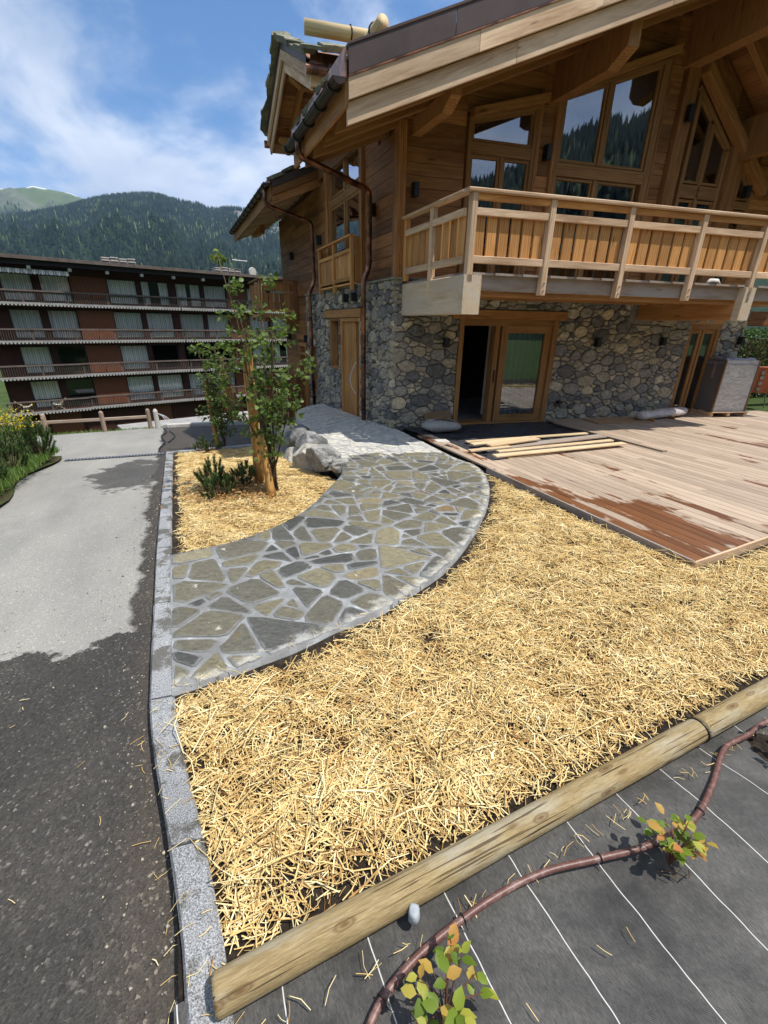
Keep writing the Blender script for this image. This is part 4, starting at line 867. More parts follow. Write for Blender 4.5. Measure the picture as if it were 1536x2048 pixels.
def build_windows():
    mpF = lambda t: (lambda a, b: W(a, t, b)); mpS = lambda s: (lambda a, b: W(s, a, b))
    def win(outline, panes, mp, nrm, depth, bars=(), fw=.07, mat='frame', name='window'):
        g = G(); frame_bars(g, outline, fw, mp, nrm, .12)
        f = obj(name, g, MT[mat], CH)
        for (p0, p1, w) in bars:
            a, b = np.array(p0, float), np.array(p1, float); e = (b - a) / np.linalg.norm(b - a); nn = np.array((-e[1], e[0])) * w / 2
            obj('mullion', G().bar(mp(*a), mp(*b), mp(*(a + nn)) - mp(*a), nrm * .055, .008), MT[mat], f)
        for p in panes:
            g = G(); frame_bars(g, p, .045, mp, nrm, .07); obj('sash', g, MT[mat], f)
            obj('pane', G().slab([mp(*x) + nrm * depth for x in inset(ccw(list(p)), .03)], nrm * .012), MT['glass'], f)
        return f
    nF, nS = -D2, -D1
    win([(1.25, ZST), (2.52, ZST), (2.52, 5.40), (1.25, 5.12)], [[(1.32, 2.74), (1.88, 2.74), (1.88, 4.62), (1.32, 4.62)], [(1.94, 2.74), (2.45, 2.74), (2.45, 4.62), (1.94, 4.62)], [(1.32, 4.80), (2.45, 4.80), (2.45, 5.32), (1.32, 5.07)]], mpF(.1), nF, -.01, [((1.32, 4.71), (2.45, 4.71), .17), ((1.91, 2.74), (1.91, 4.62), .06)])
    win([(2.94, ZST), (5.0, ZST), (5.0, 6.32), (2.94, 5.60)], [[(3.01, 2.74), (3.80, 2.74), (3.80, 4.44), (3.01, 4.44)], [(3.90, 2.74), (4.78, 2.74), (4.78, 4.44), (3.90, 4.44)], [(3.01, 4.66), (3.82, 4.66), (3.82, 5.84), (3.01, 5.56)], [(3.92, 4.66), (4.86, 4.66), (4.86, 6.2), (3.92, 5.87)]], mpF(.1), nF, -.01, [((3.01, 4.55), (4.9, 4.55), .2), ((3.85, 2.74), (3.85, 4.44), .08), ((3.87, 4.66), (3.87, 5.86), .09), ((4.93, 2.74), (4.93, 6.25), .12)])
    win([(5.75, ZST), (6.77, ZST), (6.77, 5.2), (5.75, 6.02)], [[(5.82, 2.74), (6.18, 2.74), (6.18, 4.3), (5.82, 4.3)], [(6.27, 2.74), (6.70, 2.74), (6.70, 4.3), (6.27, 4.3)], [(5.82, 4.56), (6.2, 4.56), (6.2, 5.58), (5.82, 5.9)], [(6.27, 4.56), (6.70, 4.56), (6.70, 5.18), (6.27, 5.52)]], mpF(.1), nF, -.01, [((5.82, 4.43), (6.7, 4.43), .22), ((6.23, 2.74), (6.23, 5.5), .07)])
    win([(7.15, ZST), (7.62, ZST), (7.62, 4.6), (7.15, 4.95)], [[(7.22, 2.74), (7.55, 2.74), (7.55, 4.2), (7.22, 4.2)], [(7.22, 4.38), (7.55, 4.38), (7.55, 4.56), (7.22, 4.84)]], mpF(.1), nF, -.01, [((7.22, 4.29), (7.55, 4.29), .14)])
    # sloping boards over the right-hand lights
    obj('rake_board', G().bar(W(5.66, -.04, 6.24), W(6.98, -.04, 5.16), D2 * .09, UP * .10, .01), MT['beam'], CH)
    obj('rake_board', G().bar(W(7.12, -.04, 5.05), W(7.75, -.04, 4.55), D2 * .09, UP * .09, .01), MT['beam'], CH)
    obj('rake_board', G().bar(W(1.25, -.02, 5.14), W(2.6, -.02, 5.48), D2 * .06, UP * .06, .01), MT['beam'], CH)
    obj('rake_board', G().bar(W(2.86, -.02, 5.61), W(5.04, -.02, 6.4), D2 * .06, UP * .06, .01), MT['beam'], CH)
    # side window behind the small balcony
    win([(1.74, ZST), (3.84, ZST), (3.84, 5.25), (1.74, 5.25)], [[(1.81, 2.74), (2.74, 2.74), (2.74, 4.42), (1.81, 4.42)], [(2.84, 2.74), (3.77, 2.74), (3.77, 4.42), (2.84, 4.42)], [(1.81, 4.6), (2.76, 4.6), (2.76, 5.18), (1.81, 5.18)], [(2.82, 4.6), (3.77, 4.6), (3.77, 5.18), (2.82, 5.18)]], mpS(.12), nS, -.01, [((1.8, 4.5), (3.77, 4.5), .16), ((2.79, 2.74), (2.79, 5.18), .1)])
    for t0, t1 in ((1.62, 1.76), (3.82, 4.0)): obj('window_casing', G().box(.0, .12, t0, t1, ZST, 5.3, 'z'), MT['siding_lit'], CH)
    # ground floor sliding door: left leaf open
    g = G().box(1.30, 1.40, -.04, .3, .0, 2.05, 'z').box(3.36, 3.47, -.06, .3, .0, 2.05, 'z').box(1.40, 3.36, -.03, .3, 1.93, 2.05).box(1.3, 3.47, -.05, .3, -.0, .035)
    f = obj('sliding_door', g, MT['frame'], CH)
    obj('door_post', G().box(2.10, 2.2, .0, .16, .035, 1.93, 'z'), MT['frame'], f)
    g = G().box(2.24, 2.38, -.01, .08, .04, 1.93, 'z').box(3.22, 3.36, -.01, .08, .04, 1.93, 'z').box(2.38, 3.22, -.01, .08, 1.8, 1.93).box(2.38, 3.22, -.01, .08, .04, .18)
    obj('sash', g, MT['frame'], f)
    obj('pane', G().box(2.36, 3.24, .03, .042, .16, 1.82), MT['glass'], f)
    obj('curtain', G().box(2.3, 3.4, .5, .53, .1, 1.95), MT['curtain'], f)
    obj('handle', G().box(2.14, 2.16, -.03, .0, .85, 1.1, 'z'), MT['black_metal'], f)
    g = G().box(6.86, 6.94, -.02, .3, 0, 2.03, 'z').box(7.66, 7.74, -.02, .3, 0, 2.03, 'z').box(6.94, 7.66, -.02, .3, 1.93, 2.03).box(6.86, 7.74, -.02, .3, 0, .04)
    f = obj('glazed_door', g, MT['frame'], CH)
    for s0, s1 in ((6.94, 7.27), (7.30, 7.66)):
        obj('sash', G().box(s0, s0 + .07, .02, .1, .04, 1.93, 'z').box(s1 - .07, s1, .02, .1, .04, 1.93, 'z').box(s0 + .07, s1 - .07, .02, .1, 1.84, 1.93).box(s0 + .07, s1 - .07, .02, .1, .04, .14), MT['frame'], f)
        obj('pane', G().box(s0 + .06, s1 - .06, .05, .06, .13, 1.85), MT['glass'], f)
    # side entrance: pale timber lining, dark opening; narrow light beside it; one more further on
    f = obj('side_door', G().box(-.02, .34, 1.68, 1.76, -.25, 2.06, 'z').box(-.02, .34, 2.9, 2.98, -.25, 2.06, 'z').box(-.02, .34, 1.76, 2.9, 1.98, 2.06, 't'), MT['larch'], CH)
    obj('door_leaf', G().box(.03, .09, 2.05, 2.9, -.2, 1.98, 'z'), MT['larch'], f); obj('door_leaf', G().box(.2, .26, 1.76, 2.05, -.2, 1.98, 'z'), MT['frame'], f)
    f = obj('narrow_window', G().box(.0, .3, 3.1, 3.16, .85, 2.06, 'z').box(.0, .3, 3.8, 3.86, .85, 2.06, 'z').box(.0, .3, 3.16, 3.8, .85, .91, 't').box(.0, .3, 3.16, 3.8, 2.0, 2.06, 't'), MT['beam'], CH)
    obj('pane', G().box(.16, .17, 3.16, 3.8, .91, 2.0, 't'), MT['glass'], f); obj('blind', G().box(.24, .25, 3.16, 3.8, .91, 2.0, 't'), MT['siding'], f)
    f = obj('narrow_window', G().box(.02, .3, 5.15, 5.75, .0, .06, 't').box(.02, .3, 5.15, 5.22, .06, 1.3, 'z').box(.02, .3, 5.68, 5.75, .06, 1.3, 'z'), MT['beam'], CH)
    obj('blind', G().box(.16, .2, 5.22, 5.68, .06, 1.3, 'z'), MT['siding'], f)
    f = obj('rear_door', G().box(.05, .2, 6.55, 6.65, -.75, 1.35, 'z').box(.05, .2, 7.4, 7.5, -.75, 1.35, 'z').box(.05, .2, 6.65, 7.4, 1.25, 1.35, 't').box(.05, .2, 6.65, 7.4, .98, 1.06, 't'), MT['beam'], CH)
    obj('pane', G().box(.13, .14, 6.9, 7.15, -.6, .98, 'z'), MT['glass'], f); obj('door_leaf', G().box(.15, .19, 6.65, 7.4, -.75, 1.25, 'z'), MT['siding'], f)
build_windows()
def build_roof():
    T0, T1 = -1.6, 1.0
    g = G(); e = D2
    def slab(pts, th): g.slab([W(*p) for p in pts], UP * th)
    slab([(-1.4, T0 + .04, zb(-1.4) + .33), (0, T0 + .04, zb(0) + .33), (0, T1, zb(0) + .33), (-1.4, T1, zb(-1.4) + .33)], .3)
    slab([(0.004, T0 + .04, zb(0) + .33), (RIDGE, T0 + .04, zb(RIDGE) + .33), (RIDGE, 9.6, zb(RIDGE) + .33), (0.004, 9.6, zb(0) + .33)], .3)
    slab([(RIDGE + .003, T0 + .04, zb(RIDGE) + .33), (10, T0 + .04, zbr(10) + .33), (10, 9.6, zbr(10) + .33), (RIDGE + .003, 9.6, zb(RIDGE) + .33)], .3)
    R = obj('roof', g, MT['siding'], CH)
    def verge(s0, s1, fn, t, nm, m, z0, z1, th): return obj(nm, G().bar(W(s0, t, fn(s0) + (z0 + z1) / 2), W(s1, t, fn(s1) + (z0 + z1) / 2), D2 * th / 2, UP * (z1 - z0) / 2, .005), MT[m], R)
    for fn, a, b in ((zb, -1.4, RIDGE), (zbr, RIDGE, 9.9)):
        cuts = np.linspace(a, b, 4)
        for i in range(3): verge(cuts[i] + .003, cuts[i + 1] - .003, fn, T0 + .01, 'fascia_board', 'larch_pale', 0, .235, .045)
        cuts = np.linspace(a, b, 5) if fn is zb else np.linspace(a, b, 4)
        for i in range(len(cuts) - 1): verge(cuts[i] + .003, cuts[i + 1] - .003, fn, T0 - .045, 'fascia_board', 'larch_pale', .24, .48, .05)
        n = 5
        for i in range(n): verge(a + (b - a) * i / n + .004, a + (b - a) * (i + 1) / n - .004, fn, T0 - .075, 'flashing', 'flashing', .475, .74, .01)
        verge(a, b, fn, T0 - .06, 'drip_edge', 'copper', .455, .475, .05)
        obj('flashing', G().bar(W(a, T0 - .0, fn(a) + .76), W(b, T0 - .0, fn(b) + .76), D2 * .09, UP * .014, .002), MT['flashing'], R)
    # soffit boards and rafters
    n = 36
    for i in range(n):
        s0 = -1.38 + (RIDGE + 1.36) * i / n; s1 = -1.38 + (RIDGE + 1.36) * (i + 1) / n - .006; sm = (s0 + s1) / 2
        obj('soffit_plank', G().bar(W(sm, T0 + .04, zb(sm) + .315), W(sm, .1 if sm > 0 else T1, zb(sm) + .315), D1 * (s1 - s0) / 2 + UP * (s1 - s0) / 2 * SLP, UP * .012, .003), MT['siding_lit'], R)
    for i in range(14):
        s0 = RIDGE + .02 + 4.4 * i / 14; s1 = s0 + 4.4 / 14 - .006; sm = (s0 + s1) / 2
        obj('soffit_plank', G().bar(W(sm, T0 + .04, zbr(sm) + .315), W(sm, .1, zbr(sm) + .315), D1 * (s1 - s0) / 2 - UP * (s1 - s0) / 2 * .75, UP * .012, .003), MT['siding_lit'], R)
    for t in (-1.46, -.95, -.42):
        obj('rafter', G().bar(W(-1.33, t, zb(-1.33) + .19), W(RIDGE - .12, t, zb(RIDGE - .12) + .19), D2 * .055, UP * .105, .008), MT['beam'], R)
        obj('rafter', G().bar(W(RIDGE + .12, t, zbr(RIDGE + .12) + .16), W(9.7, t, zbr(9.7) + .16), D2 * .055, UP * .13, .008), MT['beam'], R)
    for t in (.12, .62): obj('rafter', G().bar(W(-1.33, t, zb(-1.33) + .19), W(.1, t, zb(.1) + .19), D2 * .055, UP * .105, .008), MT['beam'], R)
    # eave board and half-round gutter on the left
    obj('eave_board', G().bar(W(-1.41, T0 - .02, zb(-1.41) + .33), W(-1.41, T1, zb(-1.41) + .33), D1 * .02, UP * .15, .004), MT['beam'], R)
    obj('eave_flashing', G().bar(W(-1.43, T0 - .06, zb(-1.43) + .6), W(-1.43, T1, zb(-1.43) + .6), D1 * .012, UP * .14, .002), MT['copper'], R)
    gutter(-1.52, T0 - .1, T1 - .02, zb(-1.4) + .44)
    # purlins
    def purlin(s0, s1, z0, z1, t_end, t_ch, zc, mat='beam'):
        pr = [(.1, z0), (.1, z1), (t_end, z1), (t_end, zc), (t_ch, z0)]
        obj('purlin', G().slab([W(s0, t, z) for t, z in pr], D1 * (s1 - s0)), MT[mat], CH)
    purlin(.26, .42, 4.77, zb(.34) + .085, -1.1, -.88, 4.90); purlin(2.74, 2.93, 5.46, zb(2.84) + .085, -1.38, -1.06, 5.62)
    purlin(RIDGE - .13, RIDGE + .13, 6.2, zb(RIDGE) + .3, -1.52, -1.3, 6.4); purlin(6.95, 7.15, 5.0, zbr(7.05) + .03, -1.4, -1.1, 5.15)
    slates(R, [(W(-1.24, t, zb(-1.24) + .68), D2, D1 + UP * SLP) for t in np.arange(T0 + .32, T1, .26)], .34, .42)
    slates(R, [(W(-.9, t, zb(-.9) + .73), D2, D1 + UP * SLP) for t in np.arange(T0 + .4, T1, .3)], .38, .42)
    # snow-guard logs
    a, b = W(-.7, -1.02, 5.55), W(-.7, T1 - .1, 5.55)
    l = obj('snow_log', G().tube([a, b], .085, 16), MT['log_pale'], R, True)
    for k in (.12, .55): q = a + (b - a) * k; obj('log_bracket', G().tube([q + np.array((.1 * math.cos(x), 0, .1 * math.sin(x))) @ np.array([D1, D2, UP]) for x in np.linspace(-1., 4.1, 12)], .012, 6), MT['black_metal'], l)
def gutter(s, t0, t1, z, r=.075):
    g = G(); n = 10; V = []; P = []
    for t in (t0, t1):
        for rr in (r, r - .006):
            for i in range(n + 1): a = math.pi * i / n; V.append(W(s - rr * math.cos(a), t, z - rr * math.sin(a)))
    m = n + 1; Fs = []
    for i in range(n): Fs += [(i, i + 1, 2 * m + i + 1, 2 * m + i), (m + i, 3 * m + i, 3 * m + i + 1, m + i + 1)]
    Fs += [tuple(range(m)), tuple(range(2 * m, 3 * m)), (0, m, 3 * m, 2 * m), (m - 1, 3 * m - 1, 4 * m - 1, 2 * m - 1)][:4]
    o = obj('gutter', g.add(V, Fs), MT['copper_dark'], CH, True)
    o.data.polygons.foreach_set('use_smooth', np.zeros(len(o.data.polygons), dtype=bool))
    obj('gutter_rim', G().tube([W(s - r, t0, z), W(s - r, t1, z)], .01, 8), MT['copper_dark'], o, True)
    k = max(3, int((t1 - t0) / .5))
    for i in range(k):
        t = t0 + .2 + (t1 - t0 - .3) * i / (k - 1)
        obj('bracket', G().tube([W(s - (r + .008) * math.cos(a), t, z - (r + .008) * math.sin(a)) for a in np.linspace(-.15, math.pi + .1, 12)], .014, 6), MT['black_metal'], o)
    return o
def slates(parent, rows, w, l, th=.045):
    for p, e, u in rows:
        e = e / np.linalg.norm(e); u = u / np.linalg.norm(u); n = np.cross(u, e); n = n * np.sign(n[2]); k = random.randint(6, 8); pts = []
        ang = math.radians(random.uniform(-9, 9)); e2 = e * math.cos(ang) + u * math.sin(ang) * .5
        for i in range(k):
            a = 2 * math.pi * (i + random.uniform(-.2, .2)) / k; x = max(-1, min(1, 1.25 * math.cos(a))) * w * random.uniform(.5, .62); y = max(-1, min(1, 1.25 * math.sin(a))) * l * random.uniform(.45, .6)
            pts.append(p + e2 * x + u * (y + random.uniform(-.04, .04)) + n * random.uniform(-.012, .012))
        obj('slate', G().slab(pts, n * random.uniform(.7, 1.5) * th), MT['slate'], parent)
build_roof()
def build_cross_gable():
    S0, TA, TB, TM, K = -1.1, .97, 4.33, 2.65, .5
    z2 = lambda t: 5.5 + K * (1.68 - abs(t - TM))
    g = G()
    for a, b in ((TA, TM), (TM, TB)):
        g.slab([W(S0 + .03, a, z2(a) + .22), W(4.4, a, z2(a) + .22), W(4.4, b, z2(b) + .22), W(S0 + .03, b, z2(b) + .22)], UP * .16)
    R = obj('roof', g, MT['siding'], CH)
    for a, b in ((TA, TM), (TM, TB)):
        for nm, m, z0, z1, s, th in (('fascia_board', 'larch_pale', 0, .17, S0 + .02, .04), ('fascia_board', 'larch_pale', .175, .33, S0 - .03, .045), ('flashing', 'flashing', .33, .45, S0 - .055, .012)):
            obj(nm, G().bar(W(s, a, z2(a) + (z0 + z1) / 2), W(s, b, z2(b) + (z0 + z1) / 2), D1 * th / 2, UP * (z1 - z0) / 2, .005), MT[m], R)
        for i in range(8):
            k0, k1 = a + (b - a) * i / 8, a + (b - a) * (i + 1) / 8 - .005; tm = (k0 + k1) / 2
            obj('soffit_plank', G().bar(W(S0 + .04, tm, z2(tm) + .205), W(.1, tm, z2(tm) + .205), D2 * (k1 - k0) / 2 + UP * (k1 - k0) / 2 * K * (1 if b <= TM + .01 else -1), UP * .012, .003), MT['siding_lit'], R)
        for s in (-.7, -.2): obj('rafter', G().bar(W(s, a + .05, z2(a + .05) + .1), W(s, b, z2(b) + .1), D1 * .045, UP * .085, .006), MT['beam'], R)
        rows = []
        for i in range(8):
            t = a + (b - a) * (i + .5) / 8; rows.append((W(S0 - .02, t, z2(t) + .46), D2 + UP * K * (1 if b <= TM + .01 else -1), D1))
        slates(R, rows, .36, .3, .06)
    for t, sg in ((TA, 1), (TB, -1)):
        obj('eave_board', G().bar(W(S0, t - .02 * sg, z2(t) + .2), W(1., t - .02 * sg, z2(t) + .2), D2 * .02, UP * .16, .004), MT['larch_pale'], R)
        obj('eave_flashing', G().bar(W(S0, t - .05 * sg, z2(t) + .38), W(1., t - .05 * sg, z2(t) + .38), D2 * .01, UP * .09, .003), MT['copper'], R)
        c = obj('gutter', G().tube([W(S0 - .1, t - .13 * sg, z2(t) + .22), W(.4, t - .13 * sg, z2(t) + .22)], .07, 12), MT['copper'], CH)
        for k in (.25, .9): obj('bracket', G().tube([W(S0 + k, t - .13 * sg + .082 * math.cos(x), z2(t) + .22 + .082 * math.sin(x)) for x in np.linspace(0, 2 * math.pi, 13)], .012, 6, False), MT['black_metal'], c)
        slates(R, [(W(s, t - .06 * sg, z2(t) + .5), D1, D2 * sg + UP * K) for s in np.arange(S0 + .05, .9, .3)], .36, .4, .06)
    for t in (1.35, 3.95):
        pr = [(.1, z2(t) - .12), (.1, z2(t) + .02), (-.98, z2(t) + .02), (-.98, z2(t) - .03), (-.8, z2(t) - .12)]
        obj('purlin', G().slab([W(s, t - .07, z) for s, z in pr], D2 * .14), MT['beam'], CH)
    obj('purlin', G().slab([W(s, TM - .08, z) for s, z in ((.1, 6.12), (.1, 6.4), (-1.0, 6.4), (-1.0, 6.25), (-.8, 6.12))], D2 * .16), MT['beam'], CH)
    a, b = W(-1.1, TA + .2, 6.37), W(1.4, TA + .2, 6.37)
    l = obj('snow_log', G().tube([a, b], .1, 16), MT['log_pale'], R, True)
    for k in (.3,): q = a + (b - a) * k; obj('log_bracket', G().tube([q + np.array((0, .112 * math.cos(x), .112 * math.sin(x))) @ np.array([D1, D2, UP]) for x in np.linspace(0, 6.28, 14)], .012, 6, False), MT['black_metal'], l)
build_cross_gable()
def build_rear_roof():
    S0, T0, T1 = -1.1, 4.5, 11.25; z3 = lambda s: 4.56 + SLP * (s + 1.1)
    g = G().slab([W(S0, T0 + .03, z3(S0) + .3), W(2., T0 + .03, z3(2.) + .3), W(2., T1, z3(2.) + .3), W(S0, T1, z3(S0) + .3)], UP * .16); R = obj('roof', g, MT['siding'], CH)
    for nm, m, z0, z1, t, th in (('fascia_board', 'siding_lit', 0, .18, T0, .04), ('fascia_board', 'siding_lit', .185, .34, T0 - .04, .04), ('flashing', 'flashing', .34, .5, T0 - .07, .012)):
        obj(nm, G().bar(W(S0, t, z3(S0) + (z0 + z1) / 2), W(.6, t, z3(.6) + (z0 + z1) / 2), D2 * th / 2, UP * (z1 - z0) / 2, .005), MT[m], R)
    obj('eave_board', G().bar(W(S0 - .02, T0, z3(S0) + .25), W(S0 - .02, T1, z3(S0) + .25), D1 * .02, UP * .14, .004), MT['beam'], R)
    obj('eave_flashing', G().bar(W(S0 - .04, T0 - .05, z3(S0) + .46), W(S0 - .04, T1, z3(S0) + .46), D1 * .01, UP * .09, .003), MT['copper'], R)
    for i in range(6):
        s0 = S0 + .02 + 1.2 * i / 6; s1 = s0 + .2 - .005; sm = (s0 + s1) / 2
        obj('soffit_plank', G().bar(W(sm, T0 + .04, z3(sm) + .285), W(sm, T1, z3(sm) + .285), D1 * .097 + UP * .097 * SLP, UP * .012, .003), MT['siding_lit'], R)
    for t in np.arange(T0 + .3, T1, .52): obj('rafter', G().bar(W(S0 + .05, t, z3(S0 + .05) + .2), W(.12, t, z3(.12) + .2), D2 * .05, UP * .075, .006), MT['larch_pale'], R)
    gutter(S0 - .12, T0 - .1, T1, z3(S0) + .42)
    slates(R, [(W(S0 + .16, t, z3(S0 + .16) + .5), D2, D1 + UP * SLP) for t in np.arange(T0 + .1, T1, .33)], .36, .42, .055)
    slates(R, [(W(S0 + .5, t, z3(S0 + .5) + .55), D2, D1 + UP * SLP) for t in np.arange(T0 + .2, T1, .38)], .4, .42, .055)
    for s in (-.55,): obj('purlin', G().slab([W(s, t, z) for t, z in ((9.3, 4.7), (9.3, 4.95), (10.9, 4.95), (10.9, 4.8))], D1 * .15), MT['beam'], CH)
build_rear_roof()
def downpipe(pts, r=.045):
    P = [W(*p) for p in pts]; Q = [P[0]]
    for a, b, c in zip(P[:-2], P[1:-1], P[2:]):
        d0 = (a - b) / np.linalg.norm(a - b); d1 = (c - b) / np.linalg.norm(c - b); k = min(.11, np.linalg.norm(a - b) * .45, np.linalg.norm(c - b) * .45)
        for u in np.linspace(0, 1, 6): Q.append((b + d0 * k) * (1 - u) ** 2 + b * 2 * u * (1 - u) + (b + d1 * k) * u * u)
    Q.append(P[-1]); o = obj('downpipe', G().tube(Q, r, 14), MT['copper'], CH, True)
    for z in np.arange(pts[-1][2] + .25, pts[-3][2] if len(pts) > 4 else 2, 1.05):
        s, t = pts[-1][0], pts[-1][1]; obj('collar', G().tube([W(s, t, z), W(s, t, z + .05)], r + .008, 14), MT['copper_dark'], o, True)
    return o
downpipe([(-1.52, .32, zb(-1.4) + .4), (-1.52, .34, 4.42), (-.07, 1.02, 4.2), (-.07, 1.03, 2.95), (-.19, 1.03, 2.7), (-.19, 1.04, -.12)], .05)
downpipe([(-1.22, 4.72, 4.9), (-1.22, 4.75, 4.6), (-.05, 4.95, 4.33), (-.05, 4.95, 2.95), (-.19, 4.95, 2.7), (-.19, 4.96, -.3)], .05)
def build_balcony():
    TF, S0, S1, ZD = -1.95, .15, 7.2, 2.63
    g = G().box(S0 + .06, S1, TF + .05, TF + .11, 2.40, 2.6); B = obj('balcony', g, MT['grey_wood'], CH)
    for i, s in enumerate(np.arange(S0 + .02, S1, .152)): obj('deck_board', G().box(s, s + .146, TF - .02 + .015 * ((i * 7) % 3 - 1), -.0, ZD - .03, ZD, 't', .004), MT['grey_wood'], B)
    for s0, s1 in ((.12, .15 + .24), (5.36, 5.58)):
        obj('beam', G().box(s0 + .0, s1, TF + .06, -.02, 2.08, 2.595, 't', .012), MT['glulam' if s0 < 1 else 'beam'], B)
        obj('beam_end', G().box(s0 - .003, s1 + .003, TF - .06, TF + .058, 2.075, 2.595, 't', .008), MT['glulam'], B)
    for t in (-1.55, -1.05, -.5): obj('joist', G().box(.4, S1, t - .05, t + .05, 2.36, 2.59), MT['beam'], B)
    obj('joist', G().box(.4, S1, TF + .115, TF + .2, 2.33, 2.45), MT['beam'], B)
    PS = (.20, 1.42, 2.77, 4.15, 5.45, 6.85); ps = .045
    for s in PS: obj('post', G().box(s - ps, s + ps, TF - .06, TF + .03, 2.36 if s > .5 else 2.5, 3.575, 'z', .006), MT['larch_pale'], B)
    obj('post', G().box(S0 - .04, S0 + .04, -1.04, -.95, 2.38, 3.575, 'z', .006), MT['larch_pale'], B); obj('post', G().box(S0 - .03, S0 + .05, -.12, -.03, 2.64, 3.575, 'z', .006), MT['larch'], B)
    obj('handrail', G().box(S0 - .06, S1, TF - .09, TF + .06, 3.58, 3.625, 's', .01), MT['larch_pale'], B)
    obj('handrail', G().box(S0 - .07, S0 + .07, TF + .062, -.02, 3.58, 3.624, 't', .01), MT['larch_pale'], B)
    for (a, b) in zip(PS[:-1], PS[1:]):
        obj('rail', G().box(a + ps + .002, b - ps - .002, TF - .045, TF - .0, 3.32, 3.41, 's', .006), MT['larch_pale'], B); obj('rail', G().box(a + ps + .002, b - ps - .002, TF - .045, TF - .0, 2.74, 2.835, 's', .006), MT['larch_pale'], B)
        obj('rail', G().box(a + ps, b - ps, TF - .03, TF + .02, 3.5, 3.576, 's', .006), MT['larch'], B)
        n = 6; w = (b - a - .1) / n
        for i in range(n): s = a + .05 + w * i; obj('slat', G().box(s + .018, s + w - .02, TF + .006, TF + .034, 2.76, 3.40, 'z', .005), MT['larch'], B)
    for a, b in ((TF + .05, -1.045), (-.945, -.125)):
        for z0, z1 in ((3.32, 3.41), (2.74, 2.835)): obj('rail', G().box(S0 - .045, S0, a, b, z0, z1, 't', .006), MT['larch_pale'], B)
        n = 4; w = (b - a) / n
        for i in range(n): t = a + w * i; obj('slat', G().box(S0 + .004, S0 + .03, t + .016, t + w - .018, 2.76, 3.40, 'z', .005), MT['larch'], B)
    # bolts at the post feet
    for s in PS[1:]:
        for z in (2.42, 2.52): obj('bolt', G().tube([W(s, TF - .062, z), W(s, TF - .075, z)], .012, 8), MT['steel'], B)
    # juliet balcony at the side window
    SB, ta, tb = -.17, 1.70, 4.02; g = G().box(SB, .08, ta, tb, 2.705, 2.74, 't'); J = obj('small_balcony', g, MT['larch'], CH)
    for t in (ta + .04, (ta + tb) / 2, tb - .04): obj('post', G().box(SB - .03, SB + .04, t - .04, t + .04, 2.6, 3.57, 'z', .006), MT['larch'], J)
    obj('handrail', G().box(SB - .05, SB + .06, ta - .02, tb + .02, 3.572, 3.61, 't', .008), MT['larch'], J)
    obj('side_panel', G().box(SB + .06, .06, ta - .0, ta + .03, 2.75, 3.57, 'z'), MT['larch'], J); obj('side_panel', G().box(SB + .06, .06, tb - .03, tb, 2.75, 3.57, 'z'), MT['larch'], J)
    for a, b in ((ta + .085, (ta + tb) / 2 - .045), ((ta + tb) / 2 + .045, tb - .085)):
        for z0, z1 in ((3.3, 3.37), (2.78, 2.85)): obj('rail', G().box(SB - .02, SB + .012, a, b, z0, z1, 't', .005), MT['larch'], J)
        n = 5; w = (b - a) / n
        for i in range(n): obj('slat', G().box(SB + .014, SB + .036, a + w * i + .006, a + w * (i + 1) - .008, 2.8, 3.36, 'z', .004), MT['larch'], J)
    # balcony at the far end of the side wall, slats with cut-outs
    ta, tb, sa = 7.3, 9.1, -1.1; g = G().box(sa, .1, ta, tb, 2.1, 2.2, 't'); K = obj('rear_balcony', g, MT['larch'], CH)
    for s in (sa + .05, .0): obj('post', G().box(s - .05, s + .05, ta - .03, ta + .06, 2.02, 3.16, 'z', .006), MT['siding_lit'], K)
    obj('post', G().box(sa, sa + .09, tb - .1, tb, 2.02, 3.16, 'z', .006), MT['siding_lit'], K)
    obj('handrail', G().box(sa - .04, .06, ta - .05, ta + .07, 3.16, 3.2), MT['siding_lit'], K); obj('handrail', G().box(sa - .04, sa + .08, ta + .072, tb, 3.16, 3.199, 't'), MT['siding_lit'], K)
    n = 6; w = (.0 - sa - .1) / n
    for i in range(n):
        s = sa + .1 + w * i; obj('slat', G().box(s + .012, s + w - .012, ta, ta + .025, 2.32, 2.8, 'z', .004), MT['siding_lit'], K)
        obj('slat', G().box(s + .002, s + w - .002, ta, ta + .025, 2.86, 3.08, 'z', .002), MT['siding_lit'], K)
    for i in range(7): obj('slat', G().box(sa + .01, sa + .035, ta + .1 + .23 * i, ta + .3 + .23 * i, 2.3, 3.08, 'z', .004), MT['siding_lit'], K)
    obj('rail', G().box(sa + .1, -.05, ta - .01, ta + .035, 2.26, 2.33), MT['larch'], K); obj('rail', G().box(sa + .1, -.05, ta - .01, ta + .035, 3.05, 3.12), MT['siding_lit'], K)
    for s in (-.95, -.1): obj('bracket', G().slab([W(s, t, z) for t, z in ((7.4, 2.1), (9., 2.1), (9., 1.98), (7.4, 1.98))], D1 * .1), MT['beam'], K)
build_balcony()
